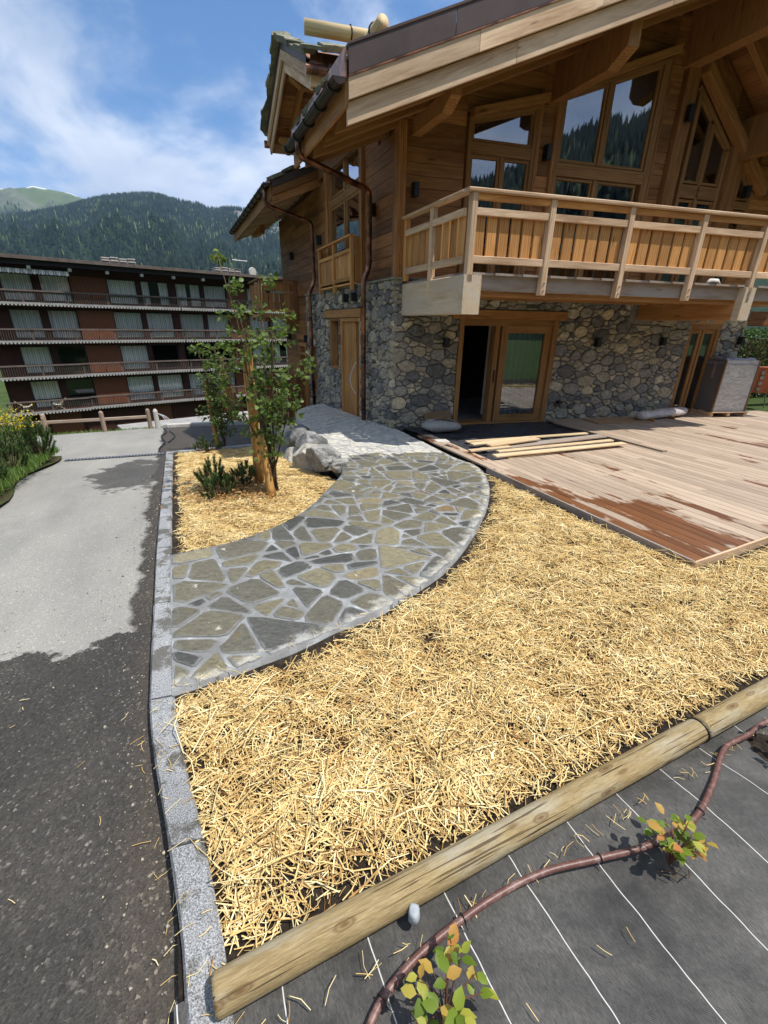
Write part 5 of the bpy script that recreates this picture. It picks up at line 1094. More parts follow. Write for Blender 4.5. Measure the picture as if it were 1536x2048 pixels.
def build_lamps():
    def lamp(s0, s1, t0, t1, z, h=.16):
        a = obj('wall_lamp', G().box(s0, s1, t0, t1, z - h / 2, z + h / 2, 'z', .008), MT['black_metal'], CH)
    lamp(.28, .37, -.05, .07, 4.03, .2); lamp(2.70, 2.79, -.05, .08, 4.75, .22); lamp(5.44, 5.54, -.13, -.03, 5.55, .24); lamp(7.3, 7.39, -.1, .02, 4.5, .2)
    for s, z in ((4.42, 1.64), (6.1, 1.67), (8.3, 1.7), (1.0, 1.62), (3.72, .42)): lamp(s - .045, s + .045, -.17, -.06, z, .17 if z > 1 else .06)
    for t, z in ((1.12, 3.92), (4.62, 3.9), (7.6, 3.87)): lamp(-.05, .08, t - .045, t + .045, z, .2)
    for t, z in ((6.3, 1.5), (8.6, 1.5)): lamp(-.06, .08, t - .05, t + .05, z, .2)
    for t in (2.33, 1.8): lamp(-.17, -.06, t - .05, t + .05, 2.46, .17)
    c = [W(-.13, 1.62, 1.15), W(-.2, 1.66, 1.0), W(-.24, 1.72, .75), W(-.19, 1.7, .55), W(-.12, 1.66, .45)]
    obj('cable', G().tube(smooth_curve(c, 5), .008, 6), MT['white'], CH)
build_lamps()
# ------------------------------------------------------------------ deck
def build_deck():
    D = obj('timber_deck', G().box(.2, 9.6, -5.6, -.1, -.16, -.0, 's'), MT['black_metal'], kind='structure'); ZD = .045
    def plank(s0, s1, t0a, t0b, t1):
        rn = random.random(); off = rng.random(3) * 40; V = []; gc = []; st = []; c = .004
        for q, (ta, tb) in enumerate(((t0a, t0b), (t1, t1))):
            for s, z, k in ((s0, -.028, 0), (s1, -.028, 1), (s1, -c, 1), (s1 - c, 0, 1), (s0 + c, 0, 0), (s0, -c, 0)):
                t = tb if k else ta; V.append(W(s, t, ZD + z)); gc.append((t + off[0], s - s0 + off[1], z + off[2])); st.append((s, t, z))
        g = G().add(V, [(i, (i + 1) % 6, 6 + (i + 1) % 6, 6 + i) for i in range(6)] + [tuple(range(5, -1, -1)), tuple(range(6, 12))], gc, rn)
        o = obj('plank', g, MT['deck'], D); a = o.data.attributes.new('st', 'FLOAT_VECTOR', 'POINT'); a.data.foreach_set('vector', np.array(st, dtype=np.float32).ravel())
    s = .06; w = .138
    while s < 9.6:
        a, b = deck_front(s), deck_front(s + w)
        end = -.95 if s < .22 else (-2.78 + .19 * (s - .4) if s < 3.38 else -.04)
        cuts = sorted(random.uniform(a + .8, end - .5) for _ in range(1 if end - a > 2.5 else 0)) + [end]; t = None
        for c in cuts:
            if t is None: plank(s + .003, s + w - .004, a, b, c - .002)
            else: plank(s + .003, s + w - .004, t + .002, t + .002, c - .002)
            t = c
        s += w
    # edge boards
    obj('edge_board', G().bar(W(.045, deck_front(0) - .0, -.03), W(.045, -3.1, -.03), D1 * .012, UP * .075, .003), MT['grey_wood'], D)
    a, b = W(.03, deck_front(.03) - .014, -.03), W(9.6, deck_front(9.6) - .014, -.03); obj('edge_board', G().bar(a, b, D2 * .012, UP * .075, .003), MT['larch_pale'], D)
    obj('edge_board', G().bar(W(3.36, -2.95, .062), W(3.36, -.5, .062), D1 * .045, UP * .014, .003), MT['deck'], D)
build_deck()
def log_things():
    r = .056
    def log(p, q, label, name='edging_log'):
        n = 26; a, b = W(*p, r - .015), W(*q, r - .015); d = (b - a) / np.linalg.norm(b - a); x = np.cross(UP, d); V = []; gc = []; off = rng.random(3) * 9; m = 14
        ks = np.concatenate([[0, .004], np.linspace(.008, .992, m), [.996, 1]]); ln = np.linalg.norm(b - a)
        for i, k in enumerate(ks):
            rr = r * (.93 if i in (0, len(ks) - 1) else .985 if i in (1, len(ks) - 2) else 1) * (1 + .02 * math.sin(k * 9))
            for j in range(n): an = 2 * math.pi * j / n; V.append(a + (b - a) * k + (x * math.cos(an) + UP * math.sin(an)) * rr); gc.append((k * ln + off[0], math.cos(an) * rr + off[1], math.sin(an) * rr + off[2]))
        m = len(ks); Fs = [(i * n + j, i * n + (j + 1) % n, (i + 1) * n + (j + 1) % n, (i + 1) * n + j) for i in range(m - 1) for j in range(n)] + [tuple(range(n - 1, -1, -1)), tuple(range((m - 1) * n, m * n))]
        root = thing(name, a, label, 'log', 'round log edging'); obj('trunk', G().add(V, Fs, gc, .5), MT['log'], root, True)
        return root, a, b, x, d
    L, a, b, x, d = log(LOG0, LOG1, 'long round timber log lying between the straw and black fabric, one end at the kerb')
    q = b - d * .012; obj('band', G().tube([q + (x * math.cos(k) + UP * math.sin(k)) * (r + .002) for k in np.linspace(0, 2 * math.pi, 33)], .005, 6, False), MT['black_metal'], L)
    log((LOG1[0] + .01, LOG1[1] + .002), LOG2, 'second round timber log continuing the edging line under the brown hose')
    # stone on the log's edge
    rock('pebble', W(-3.43, -7.865, .045), (.022, .03, .034), MT['pebble'], 'small smooth grey stone resting against the edging log', 'stone', .25, 3)
def rock(name, c, rad, mat, label=None, cat=None, amp=.3, seed=0., rot=0., sub=3, group=None):
    import bmesh
    bm = bmesh.new(); bmesh.ops.create_icosphere(bm, subdivisions=sub, radius=1.)
    V = []; rq = random.Random(int(seed * 10)); PL = [(Vector((rq.gauss(0, 1), rq.gauss(0, 1), rq.gauss(0, 1))).normalized(), rq.uniform(.62, .9)) for _ in range(13)] if amp > .3 else []
    for v in bm.verts:
        p = v.co.copy(); f = 1 + amp * noise.noise(p * 1.1 + Vector((seed, seed * 2, 1))) + amp * .5 * noise.noise(p * 2.3 + Vector((seed, 3, seed))) + amp * .16 * noise.noise(p * 6 + Vector((seed, 0, 1)))
        p = Vector((max(-.86, min(.86, p.x * f)), max(-.86, min(.86, p.y * f)), max(-.8, min(.82, p.z * f))))
        for nn, dd in PL:
            k = p.dot(nn)
            if k > dd: p = p - nn * (k - dd) * .93
        p = Vector((p.x * rad[0], p.y * rad[1], p.z * rad[2])); cr, sr = math.cos(rot), math.sin(rot); V.append(np.array((p.x * cr - p.y * sr, p.x * sr + p.y * cr, p.z)) + c)
    Fs = [tuple(x.index for x in f.verts) for f in bm.faces]; bm.free()
    return obj(name, G().add(V, Fs, None, random.random()), mat, None, sub == 3, label=label, cat=cat, group=group)
log_things()
def build_hose():
    pts = [(740, 2048), (800, 1950), (880, 1872), (990, 1792), (1090, 1742), (1200, 1715), (1300, 1688), (1385, 1640), (1425, 1570), (1440, 1490), (1468, 1447), (1536, 1425)]
    P = [(-4.0, -8.6, .015), (-3.82, -8.25, .015)] + [(*on_z(x, y, .02), .015) for x, y in pts] + [(-.4, -7.5, .015), (1.5, -7.3, .015)]
    Q = [(s, min(t, float(log_t(s)) - .115) if s > -2.2 else t, z) for s, t, z in P]
    C = smooth_curve([W(*p) for p in Q], 7); root = thing('irrigation_hose', C[0], 'brown ribbed irrigation hose snaking across the black weed fabric', 'hose')
    obj('pipe', G().tube(C, .0125, 12), MT['hose'], root, True)
    for k in (.17, .30, .47, .62): 
        i = int(k * (len(C) - 1)); p = C[i]; d = C[i + 1] - C[i - 1]; d = d / np.linalg.norm(d); x = np.cross(UP, d)
        obj('clip', G().tube([p + (x * math.cos(a) + UP * math.sin(a)) * .0165 for a in np.linspace(-.6, math.pi + .6, 12)] + [p - x * .03 - UP * .012], .0022, 6), MT['black_metal'], root)
build_hose()
# ------------------------------------------------------------------ plants
def leaf_quads(pos, d, up, L, wd, g_rn):
    """one folded leaf per row"""
    side = np.cross(d, up); side /= np.linalg.norm(side, axis=1)[:, None] + 1e-9
    l = L[:, None]; w = wd[:, None]
    V = np.stack([pos, pos + d * l * .28 + side * w * .42 + up * w * .1, pos + d * l * .62 + side * w * .4 + up * w * .1, pos + d * l - up * l * .1, pos + d * l * .62 - side * w * .4 + up * w * .1, pos + d * l * .28 - side * w * .42 + up * w * .1, pos + d * l * .5], 1)
    q = np.array([(0, 1, 6), (1, 2, 6), (2, 3, 6), (3, 4, 6), (4, 5, 6), (5, 0, 6)]); n = len(pos)
    return V.reshape(-1, 3), (np.arange(n)[:, None, None] * 7 + q[None]).reshape(-1, 3), np.repeat(g_rn, 7)
def unit(v): return v / (np.linalg.norm(v, axis=-1, keepdims=True) + 1e-9)
def crown_mesh(name, pos, out, L, wd, rn, mat, parent, droop=.2):
    n = len(pos); d = unit(out + rng.normal(0, .55, (n, 3)) + np.array((0, 0, -droop))); up = unit(np.cross(d, rng.normal(0, 1, (n, 3)))); up = up * np.sign(up[:, 2:3] + 1e-6)
    V, Fa, r = leaf_quads(pos, d, up, L, wd, rn); return link(name, np_mesh(name, V, Fa, None, r), mat, parent)
def young_tree(base, stems, nleaf, label, leaf=.06, seed=1, group='young trees in the straw bed', low=.25):
    rnd = random.Random(seed); base = np.array(base); root = thing('young_tree', base, label, 'tree', group); wood_ = G(); tips = []
    for (dx, dy, h, r) in stems:
        p = base + np.array((rnd.uniform(-.05, .05), rnd.uniform(-.05, .05), -.03)); n = 9; pts = [p]
        for i in range(1, n + 1):
            k = i / n; pts.append(base + np.array((dx * k ** 1.3 + rnd.gauss(0, .02), dy * k ** 1.3 + rnd.gauss(0, .02), h * k)))
        wood_.tube(pts, [r * (1 - .8 * i / n) for i in range(n + 1)], 7)
        for i in range(2, n + 1):
            if i / n < low: continue
            for b in range(2):
                a = rnd.uniform(0, 6.28); l = rnd.uniform(.12, .4) * (1.1 - .5 * i / n); q = pts[i] if i < n else pts[n]
                e = q + np.array((math.cos(a) * l, math.sin(a) * l, rnd.uniform(-.05, .35) * l)); mid = (q + e) / 2 + np.array((0, 0, -.03)); wood_.tube([q, mid, e], [r * .35, r * .22, r * .1], 5)
                for k in np.linspace(.25, 1, 6): tips.append((q * (1 - k) ** 2 + mid * 2 * k * (1 - k) + e * k * k, e - q))
    obj('trunk', wood_, MT['bark'], root, True)
    T = np.array([t[0] for t in tips]); O = unit(np.array([t[1] for t in tips])); idx = rng.integers(0, len(T), nleaf)
    pos = T[idx] + rng.normal(0, .035, (nleaf, 3)); L = rng.uniform(.6, 1.25, nleaf) * leaf
    crown_mesh('crown', pos, O[idx], L, L * .8, np.clip(rng.normal(.5, .26, nleaf), 0, 1), MT['leaf'], root)
    return root
def stake(base, top, r, label):
    base, top = np.array(base), np.array(top); d = top - base; ln = np.linalg.norm(d); ks = [0, .2, .4, .6, .8, .93, .985, 1.]; rs = [1, 1.04, .97, 1., .95, .92, .7, .4]
    C = [base + d * k + np.array((random.gauss(0, .004), random.gauss(0, .004), 0)) for k in ks]
    o = obj('wooden_stake', G().tube(C, [r * x for x in rs], 11), MT['stake'], None, True, label=label, cat='stake', group='tree stakes'); return o
def build_trees():
    b1 = W(-2.93, -2.95, float(zbed(-2.95)) - .02)
    young_tree(b1, [(-.42, .1, 2.75, .02), (-.02, .2, 2.5, .024), (.16, -.1, 2.15, .018), (.42, .1, 1.65, .015), (-.5, -.12, 1.8, .015), (.1, -.12, 1.3, .012), (.12, .15, 2.0, .013), (-.22, -.08, 2.2, .015)], 1600, 'young multi-stemmed birch with fresh green leaves beside a tall hewn stake', .062, 4, low=.42)
    b2 = W(-3.2, 1.05, float(zbed(1.05)) - .02)
    young_tree(b2, [(-.22, .0, 1.9, .022), (.06, .1, 2.0, .026), (.18, -.1, 1.6, .018), (-.1, -.15, 1.6, .016), (.25, .1, .8, .012), (-.1, .15, 1.8, .016)], 1700, 'young leafy tree standing by the far kerb of the straw bed', .06, 9)
    stake(W(-3.03, -2.45, float(zbed(-2.45)) - .05), W(-3.03, -2.5, float(zbed(-2.45)) + 1.85), .068, 'tall rough-hewn wooden stake tied beside the birch')
    stake(W(-2.99, -3.12, float(zbed(-3.1)) - .05), W(-3.05, -3.05, float(zbed(-3.1)) + .78), .05, 'short rough wooden stake in front of the birch')
    stake(W(-3.3, 1.1, float(zbed(1.1)) - .05), W(-3.38, 1.15, float(zbed(1.1)) + 1.35), .045, 'weathered wooden stake supporting the tree by the far kerb')
    def pine(c, w, h, n, label, grp='dwarf mountain pines in the bed', lift=0.):
        c = np.array(c); root = thing('dwarf_pine', c, label, 'shrub', grp); tw = G(); P = []; O = []
        for _ in range(n):
            a = random.uniform(0, 6.28); q = math.sqrt(random.random()); e = c + np.array((math.cos(a) * q * w, math.sin(a) * q * w, h * (1 - .55 * q * q) * random.uniform(.55, 1.1))); m = c + (e - c) * .5 + np.array((math.cos(a) * .1 * w, math.sin(a) * .1 * w, -.04)); tw.tube([c + np.array((0, 0, -.03)), m, e], [.008, .006, .003], 5)
            d = np.array((math.cos(a) * q * .5, math.sin(a) * q * .5, .9)); d /= np.linalg.norm(d)
            for k in range(150):
                u = random.random() ** .8; P.append(e - d * u * .16 * (h / .5)); o = np.array((random.gauss(0, 1), random.gauss(0, 1), random.gauss(0, 1))); o -= d * o.dot(d); o /= np.linalg.norm(o); O.append(o * .8 + d * .8)
        obj('twigs', tw, MT['bark'], root); P = np.array(P); O = unit(np.array(O)); m = len(P); L = rng.uniform(.03, .055, m) * (h / .5) ** .5
        side = unit(np.cross(O, rng.normal(0, 1, (m, 3)))) * .003 * max(1., h / .45); V = np.stack([P - side, P + side, P + O * L[:, None]], 1).reshape(-1, 3)
        link('needles', np_mesh('needles', V, np.arange(m * 3).reshape(-1, 3), None, np.repeat(np.clip(rng.normal(.5, .25, m), 0, 1), 3)), MT['needle'], root)
    pine(W(-3.62, -3.0, float(zbed(-3.0)) + .02), .24, .36, 34, 'fuller dwarf pine in front of the taller dwarf pine on the straw'); pine(W(-3.66, -2.65, float(zbed(-2.65)) + .02), .22, .5, 30, 'taller dwarf pine with upright tip on the straw')
    pine(W(-3.22, -2.5, float(zbed(-2.5)) + .02), .24, .36, 34, 'low dwarf pine right beside the tall hewn stake'); pine(W(-3.5, .62, float(zbed(.62)) + .02), .3, .3, 34, 'dark spreading dwarf pine under the tree by the far kerb')
    # bank on the far side of the driveway
    for (s, t, w, h, n, lb) in ((-6.5, -.75, .36, .62, 50, 'upright pine shrub in the middle of the driveway bank'), (-6.35, .45, .28, .72, 44, 'pine shrub with long shoots at the road end of the bank'), (-6.6, -1.7, .4, .6, 50, 'broad pine shrub farthest up the driveway bank')):
        pine(W(s, t, float(zbed(t)) + .08), w, h, n, lb, 'pines on the driveway bank')
    c = W(-6.72, .6, float(zbed(.6)) + .05); root = thing('flowering_shrub', c, 'bushy shrub crowned with small yellow flowers on the driveway bank', 'shrub'); tw = G(); tips = []
    for _ in range(46):
        a = random.uniform(0, 6.28); q = math.sqrt(random.random()) * .42; e = c + np.array((math.cos(a) * q, math.sin(a) * q, random.uniform(.55, .82))); tw.tube([c, (c + e) / 2 + np.array((math.cos(a) * .04, math.sin(a) * .04, 0)), e], [.006, .005, .003], 5); tips.append(e)
    obj('stems', tw, MT['bark'], root); tips = np.array(tips)
    idx = rng.integers(0, 46, 1500); k = rng.random(1500) ** .7; pos = c + (tips[idx] - c) * k[:, None] + rng.normal(0, .04, (1500, 3)); L = rng.uniform(.03, .055, 1500)
    crown_mesh('leaves', pos, unit(pos - c), L, L * .5, np.clip(rng.normal(.6, .25, 1500), 0, 1), MT['grass'], root)
    idx = rng.integers(0, 46, 420); pos = tips[idx] + rng.normal(0, .055, (420, 3)) + np.array((0, 0, .02)); L = rng.uniform(.02, .034, 420); tag(crown_mesh('flowers', pos, unit(rng.normal(0, 1, (420, 3)) + np.array((0, 0, 1))), L, L, rng.random(420), MT['flower'], root), kind='stuff')
build_trees()
def grass(name, s, t, z, h, label, rn0=.5, wid=.004):
    n = len(s); P = WV(s, t, z); a = rng.uniform(0, 6.28, n); lean = rng.uniform(.05, .5, n); H = h * rng.uniform(.5, 1.3, n)
    d = np.stack([np.cos(a) * lean, np.sin(a) * lean, np.ones(n)], 1); side = np.stack([-np.sin(a), np.cos(a), 0 * a], 1) * wid
    m = P + d * H[:, None] * .55; tp = P + d * H[:, None] + np.stack([np.cos(a), np.sin(a), -.3 + 0 * a], 1) * (lean * H)[:, None] * .5
    V = np.stack([P - side, P + side, m + side * .7, m - side * .7, tp], 1); q = np.array([(0, 1, 2), (0, 2, 3), (3, 2, 4)])
    Fa = (np.arange(n)[:, None, None] * 5 + q[None]).reshape(-1, 3); o = link(name, np_mesh(name, V.reshape(-1, 3), Fa, None, np.repeat(np.clip(rng.normal(rn0, .25, n), 0, 1), 5)), MT['grass']); return tag(o, label, 'grass', kind='stuff')
def build_grass():
    n = 20000; s = -6.24 - rng.random(n) ** 1.7 * 3 + rng.normal(0, .03, n); t = rng.uniform(-5, 1.2, n); grass('grass', s, t, zbed(t) + .05 + .1 * sstep(-6.4, -7.2, s), .13, 'grass and weeds on the driveway bank', .55)
    n = 22000; s = rng.uniform(-16, 2, n); tl = np.interp(s, [-40, FEN[0][0], FEN[1][0], -2, 20], [-5.8, FEN[0][1], FEN[1][1], 5.9, 8.]); k = rng.random(n) ** 1.4 * 5 + .1; t = tl + k + .12
    z = zbed(t) - .38 - 6.2 * sstep(.6, 22, k + .12); grass('grass', s, t, z, .2, 'bright green grass strip beyond the roadside fence', .75, .012)
build_grass()
def cutting(c, n, h, spread, label, seed):
    rnd = random.Random(seed); c = np.array(c); root = thing('shrub_cutting', c, label, 'plant', 'cuttings planted through the fabric'); st = G(); sp = []
    for i in range(n // 3 + 1):
        a = rnd.uniform(0, 6.28); q = rnd.uniform(.15, 1) * spread; e = c + np.array((math.cos(a) * q, math.sin(a) * q, h * rnd.uniform(.45, 1.))); m = (c + e) / 2 + np.array((0, 0, .03)); st.tube([c - UP * .01, m, e], [.0028, .0022, .0012], 6); sp += [(e, a), ((m + e) / 2, a + 1.2), ((m + e) / 2 * .4 + e * .6, a - 1.3)]
    obj('stem', st, MT['twig'], root)
    for i in range(n):
        p, a = sp[i % len(sp)]; a += rnd.gauss(0, .5); L = rnd.uniform(.03, .058); d = unit(np.array([[math.cos(a), math.sin(a), rnd.uniform(-.3, .55)]])); up = unit(np.cross(np.cross(d, UP[None]), d) + rng.normal(0, .25, (1, 3)))
        V, Fa, r = leaf_quads(np.array([p]), d, up, np.array([L]), np.array([L * .72]), np.array([rnd.random()])); link('leaf', np_mesh('leaf', V, Fa, None, r), MT['leaf_young'], root)
    g = G()
    for i in range(14): a = rnd.uniform(0, 6.28); q = rnd.uniform(.02, .09); p = c + np.array((math.cos(a) * q, math.sin(a) * q, .004)); g.tube([p, p + np.array((rnd.gauss(0, .04), rnd.gauss(0, .04), rnd.uniform(.002, .03)))], .0018, 5)
    obj('dry_twigs', g, MT['bark'], root)
cutting(W(*on_z(890, 2030, 0), 0), 46, .2, .12, 'yellow-green leafy cutting growing through the fabric beside the hose bend', 3)
cutting(W(*on_z(1340, 1725, 0), 0), 46, .2, .12, 'cutting with reddish and yellow leaves where the hose crosses it', 8)
cutting(W(*on_z(1590, 1510, 0), 0), 24, .22, .13, 'leafy cutting next to the second edging log', 5)
def build_boulders():
    D = [(-1.86, -2.42, .10, .15, .10, .10, 'small tan boulder at the path end of the retaining row'), (-1.9, -1.95, .12, .22, .30, .20, 'pale jagged boulder just under the lip of the paving'), (-2.02, -1.45, .02, .3, .36, .26, 'broad grey boulder in the middle of the retaining row'), (-1.86, -.95, .2, .2, .34, .2, 'long tilted grey boulder on top of the retaining row'), (-2.05, -.7, -.1, .26, .3, .24, 'rounded boulder half sunk in the straw under the tilted one'), (-1.84, -.2, .2, .22, .4, .24, 'dark boulder wedged against the paving edge'), (-1.95, .25, -.05, .3, .36, .3, 'large dark boulder at the foot of the row near the birch'), (-1.78, .9, .16, .24, .42, .26, 'grey boulder high in the row by the entrance paving'), (-1.82, 1.7, .02, .3, .45, .34, 'bulky boulder at the far end of the retaining row')]
    for i, (s, t, dz, a, b, c, lb) in enumerate(D): rock('boulder', W(s - .02 - .05 * (i % 2), t - .05, float(zbed(t)) + dz + .1), (a * 1.2, b * 1.1, c * 1.25), MT['boulder'], lb, 'boulder', .34, 3.3 * i + 1, A2 * -1 + random.uniform(-.3, .3), 4, 'boulders of the retaining row')
build_boulders()
# ------------------------------------------------------------------ building-site clutter by the doors
def build_clutter():
    # membrane in front of the sliding door
    ss = np.linspace(.16, 3.34, 60); ts = np.linspace(-2.7, -.1, 46); S, T = np.meshgrid(ss, ts); T = np.where(T < -2.55, T + .19 * (S - .4) * .9, T); S = S + .04 * np.sin(T * 5) * (S < .4)
    grid('membrane', S, T, .012 + .022 * fbm(S, T, 3.3, 4, 12.) + .05 * sstep(.35, .16, S) * (fbm(S, T, 4., 2, 3.) + .4), MT['membrane'], label='crumpled black membrane laid in the gap of the deck by the sliding door', cat='membrane')
    seg = [((360, 268), (1130, 213), .05, 'long thin pale plank at the back of the offcut heap'), ((395, 284), (760, 246), .06, 'short plank behind the widest plank of the heap'), ((500, 290), (812, 250), .08, 'reddish half-round batten in the offcut heap'), ((470, 318), (1240, 232), .10, 'widest pale grey plank lying on top of the offcut heap'), ((560, 330), (1290, 262), .05, 'thin batten with split edge in the offcut heap'), ((540, 358), (1370, 278), .06, 'long honey-coloured plank at the front of the offcut heap'), ((620, 372), (980, 330), .04, 'narrow lath at the membrane edge'), ((380, 325), (640, 296), .05, 'stub of planking under the widest plank')]
    for i, (a, b, w, lb) in enumerate(seg):
        z = .05 + .025 * (i % 3); pa = W(*on_z(820 + a[0] / 3.2, 800 + a[1] / 3.2, z), z); pb = W(*on_z(820 + b[0] / 3.2, 800 + b[1] / 3.2, z), z); d = unit(pb - pa); x = np.cross(UP, d)
        obj('offcut_plank', G().bar(pa, pb + UP * random.uniform(-.01, .02), x * w, UP * .013, .004), MT['grey_wood' if i == 3 else 'offcut'], None, label=lb, cat='plank', group='offcut heap by the sliding door')
    # sack, folded board, small slab
    V = []; n, m = 20, 12; c = W(.72, -.62, .03); idx = np.arange((n) * (m + 1)).reshape(m + 1, n); 
    for j in range(m + 1):
        ph = math.pi * j / m - math.pi / 2
        for i in range(n):
            th = 2 * math.pi * i / n; e = .55; cx = np.sign(math.cos(th)) * abs(math.cos(th)) ** e; cy = np.sign(math.sin(th)) * abs(math.sin(th)) ** e; r = math.cos(ph) ** .6 if abs(ph) < 1.57 else 0
            f = 1 + .12 * noise.noise((cx * 2, cy * 2, ph)); V.append(c + D1 * cx * r * .36 * f + D2 * cy * r * .24 * f + UP * (.1 + .1 * math.sin(ph) * (1 + .5 * noise.noise((cx * 1.7, cy * 1.7, 2.)))))
    obj('sack', G().add(V, [(idx[j, i], idx[j, (i + 1) % n], idx[j + 1, (i + 1) % n], idx[j + 1, i]) for j in range(m) for i in range(n)]), MT['sack'], None, True, label='slumped grey plastic sack lying by the stone corner', cat='sack')
    obj('strap', G().tube(smooth_curve([W(.42, -.55, .15), W(.6, -.6, .24), W(.8, -.72, .25), W(.95, -.75, .2)], 5), .012, 6), MT['black_metal'], None, label='short black strap lying across the grey sack', cat='strap')
    a = W(.62, -.22, .02); obj('cardboard', G().slab([a, a + D1 * .56, a + D1 * .56 + UP * .28 + D2 * .1, a + D1 * .4 + UP * .31 + D2 * .1, a + UP * .26 + D2 * .1], D2 * .02), MT['cardboard'], None, label='brown cardboard sheet leaning on the stone wall behind the sack', cat='cardboard')
    p = W(*on_z(882, 884, .02), .02); obj('stone_offcut', G().slab([p - D1 * .12 - D2 * .1, p + D1 * .1 - D2 * .12, p + D1 * .13 + D2 * .08, p - D1 * .08 + D2 * .1], UP * .03), MT['concrete'], None, label='loose pale stone offcut at the corner of the deck', cat='stone')
    obj('plywood_sheet', G().slab([W(4.2, -.75, .05), W(5.5, -.8, .05), W(5.6, -.3, .05), W(4.3, -.22, .05)], UP * .018), MT['plywood'], None, label='thin brown sheet lying on the deck under the stone wall', cat='board')
    # wrapped roll on battens
    a, b = W(5.35, -.62, .16), W(7.0, -.28, .17); d = unit(b - a); n = 16; V = []
    x = np.cross(UP, d); ks = np.linspace(0, 1, 13)
    for k in ks:
        for i in range(n):
            an = 2 * math.pi * i / n; r = .115 * (1 + .22 * noise.noise((k * 7, math.cos(an) * 1.4, math.sin(an) * 1.4))) * (.7 if k in (0., 1.) else 1); V.append(a + (b - a) * k + x * math.cos(an) * r * 1.15 + UP * math.sin(an) * r * .85)
    root = thing('wrapped_roll', a - UP * .1, 'long roll wrapped in creased pale plastic lying by the stone wall', 'roll')
    obj('film', G().add(V, [(i * n + j, i * n + (j + 1) % n, (i + 1) * n + (j + 1) % n, (i + 1) * n + j) for i in range(12) for j in range(n)] + [tuple(range(n - 1, -1, -1)), tuple(range(12 * n, 13 * n))]), MT['roll_film'], root, True)
    for k in (.15, .6): q = a + (b - a) * k - UP * .085; obj('batten', G().bar(q - x * .2, q + x * .2, d * .035, UP * .025, .003), MT['frame'], root)
    # shrouded appliance on a pallet
    near = W(7.45, -.55, .05); th = math.radians(-6); ex = D1 * math.cos(th) + D2 * math.sin(th); ex = unit(ex); ey = np.cross(UP, ex); w, dp, h = .86, .86, 1.13
    root = thing('wrapped_appliance', near, 'tall shrink-wrapped unit on a wooden pallet in front of the glazed door', 'appliance')
    c0 = near + ex * .05 + ey * .05
    obj('pallet', G().bar(near, near + ey * (dp + .1), ex * .05, UP * .012), MT['larch_pale'], root)
    for k in (.03, .5, .97): q = near + ex * (w + .1) * k + UP * .055; obj('pallet_bearer', G().bar(q, q + ey * (dp + .1), ex * .04, UP * .04), MT['larch_pale'], root)
    for k in (.02, .34, .66, .98): q = near + ey * (dp + .1) * k + UP * .106; obj('pallet_board', G().bar(q, q + ex * (w + .1), ey * .06, UP * .01), MT['larch_pale'], root)
    b0 = c0 + UP * .118; obj('carton', G().bar(b0 + ex * w / 2 + ey * dp / 2, b0 + ex * w / 2 + ey * dp / 2 + UP * h, ex * w / 2, ey * dp / 2, .012), MT['dark_panel'], root)
    obj('film', G().slab([b0 - ey * .012 + ex * .01, b0 - ey * .012 + ex * (w - .01), b0 - ey * .012 + ex * (w - .01) + UP * h, b0 - ey * .012 + ex * .01 + UP * h], ey * .008), MT['film'], root)
    for q, l in ((b0 - ex * .01 - ey * .01, 0), (b0 + ex * w - ey * .01, 0)): obj('corner_guard', G().bar(q, q + UP * h, ex * .02, ey * .02, .003), MT['cardboard'], root)
    T = b0 + UP * h; V = []; n = 13
    for i in range(n):
        for j in range(n):
            u, v = i / (n - 1), j / (n - 1); ed = max(abs(u - .5), abs(v - .5)) * 2; z = .03 + .05 * noise.noise((u * 5, v * 5, 3)) - (.12 if ed > .99 else 0); V.append(T + ex * (-.03 + u * (w + .06)) + ey * (-.03 + v * (dp + .06)) + UP * z)
    obj('hood', G().add(V, [(i * n + j, (i + 1) * n + j, (i + 1) * n + j + 1, i * n + j + 1) for i in range(n - 1) for j in range(n - 1)]), MT['film_violet'], root)
    q = c0 - ex * .012 + ey * .62 + UP * .95; obj('delivery_label', G().bar(q, q + UP * .2, ex * .004, ey * .09, .001), MT['label_white'], root)
    q = c0 - ex * .012 + ey * .25 + UP * .85; obj('tape', G().bar(q, q + UP * .35, ex * .004, ey * .03, .001), MT['film_violet'], root)
    # orange site power box on a stand
    p = W(*on_z(1500, 816, .0), .0); root = thing('power_box', p, 'orange site power box on a thin tube stand by the hedge', 'power box'); fx = unit(D1 * .8 - D2 * .6); fy = np.cross(UP, fx)
    obj('cabinet', G().bar(p + UP * .42 - fx * 0, p + UP * 1.02, fx * .3, fy * .18, .02), MT['orange_box'], root)
    obj('lid', G().bar(p + UP * 1.022, p + UP * 1.06, fx * .32, fy * .2, .01), MT['orange_box'], root)
    for i, z in enumerate((.52, .66, .8, .92)): q = p + UP * z - fy * .2 - fx * .05; obj('socket', G().tube([q, q - fy * .035], .045, 12), MT['steel'], root)
    for a_, b_ in ((-1, -1), (1, -1), (-1, 1), (1, 1)):
        q = p + fx * .3 * a_ + fy * .16 * b_; obj('leg', G().tube([q + UP * .42, q + UP * .0 + fx * .06 * a_], .014, 8), MT['steel'], root)
    C = [p - fx * .9 + np.array((.42 * math.cos(a) * (1 - a / 60), .22 * math.sin(a), .02 + .004 * a)) for a in np.linspace(0, 22, 90)]; obj('cable_coil', G().tube(C, .014, 6), MT['red_hose'], None, True, label='loose red hose coiled on the boards beside the power box', cat='hose')
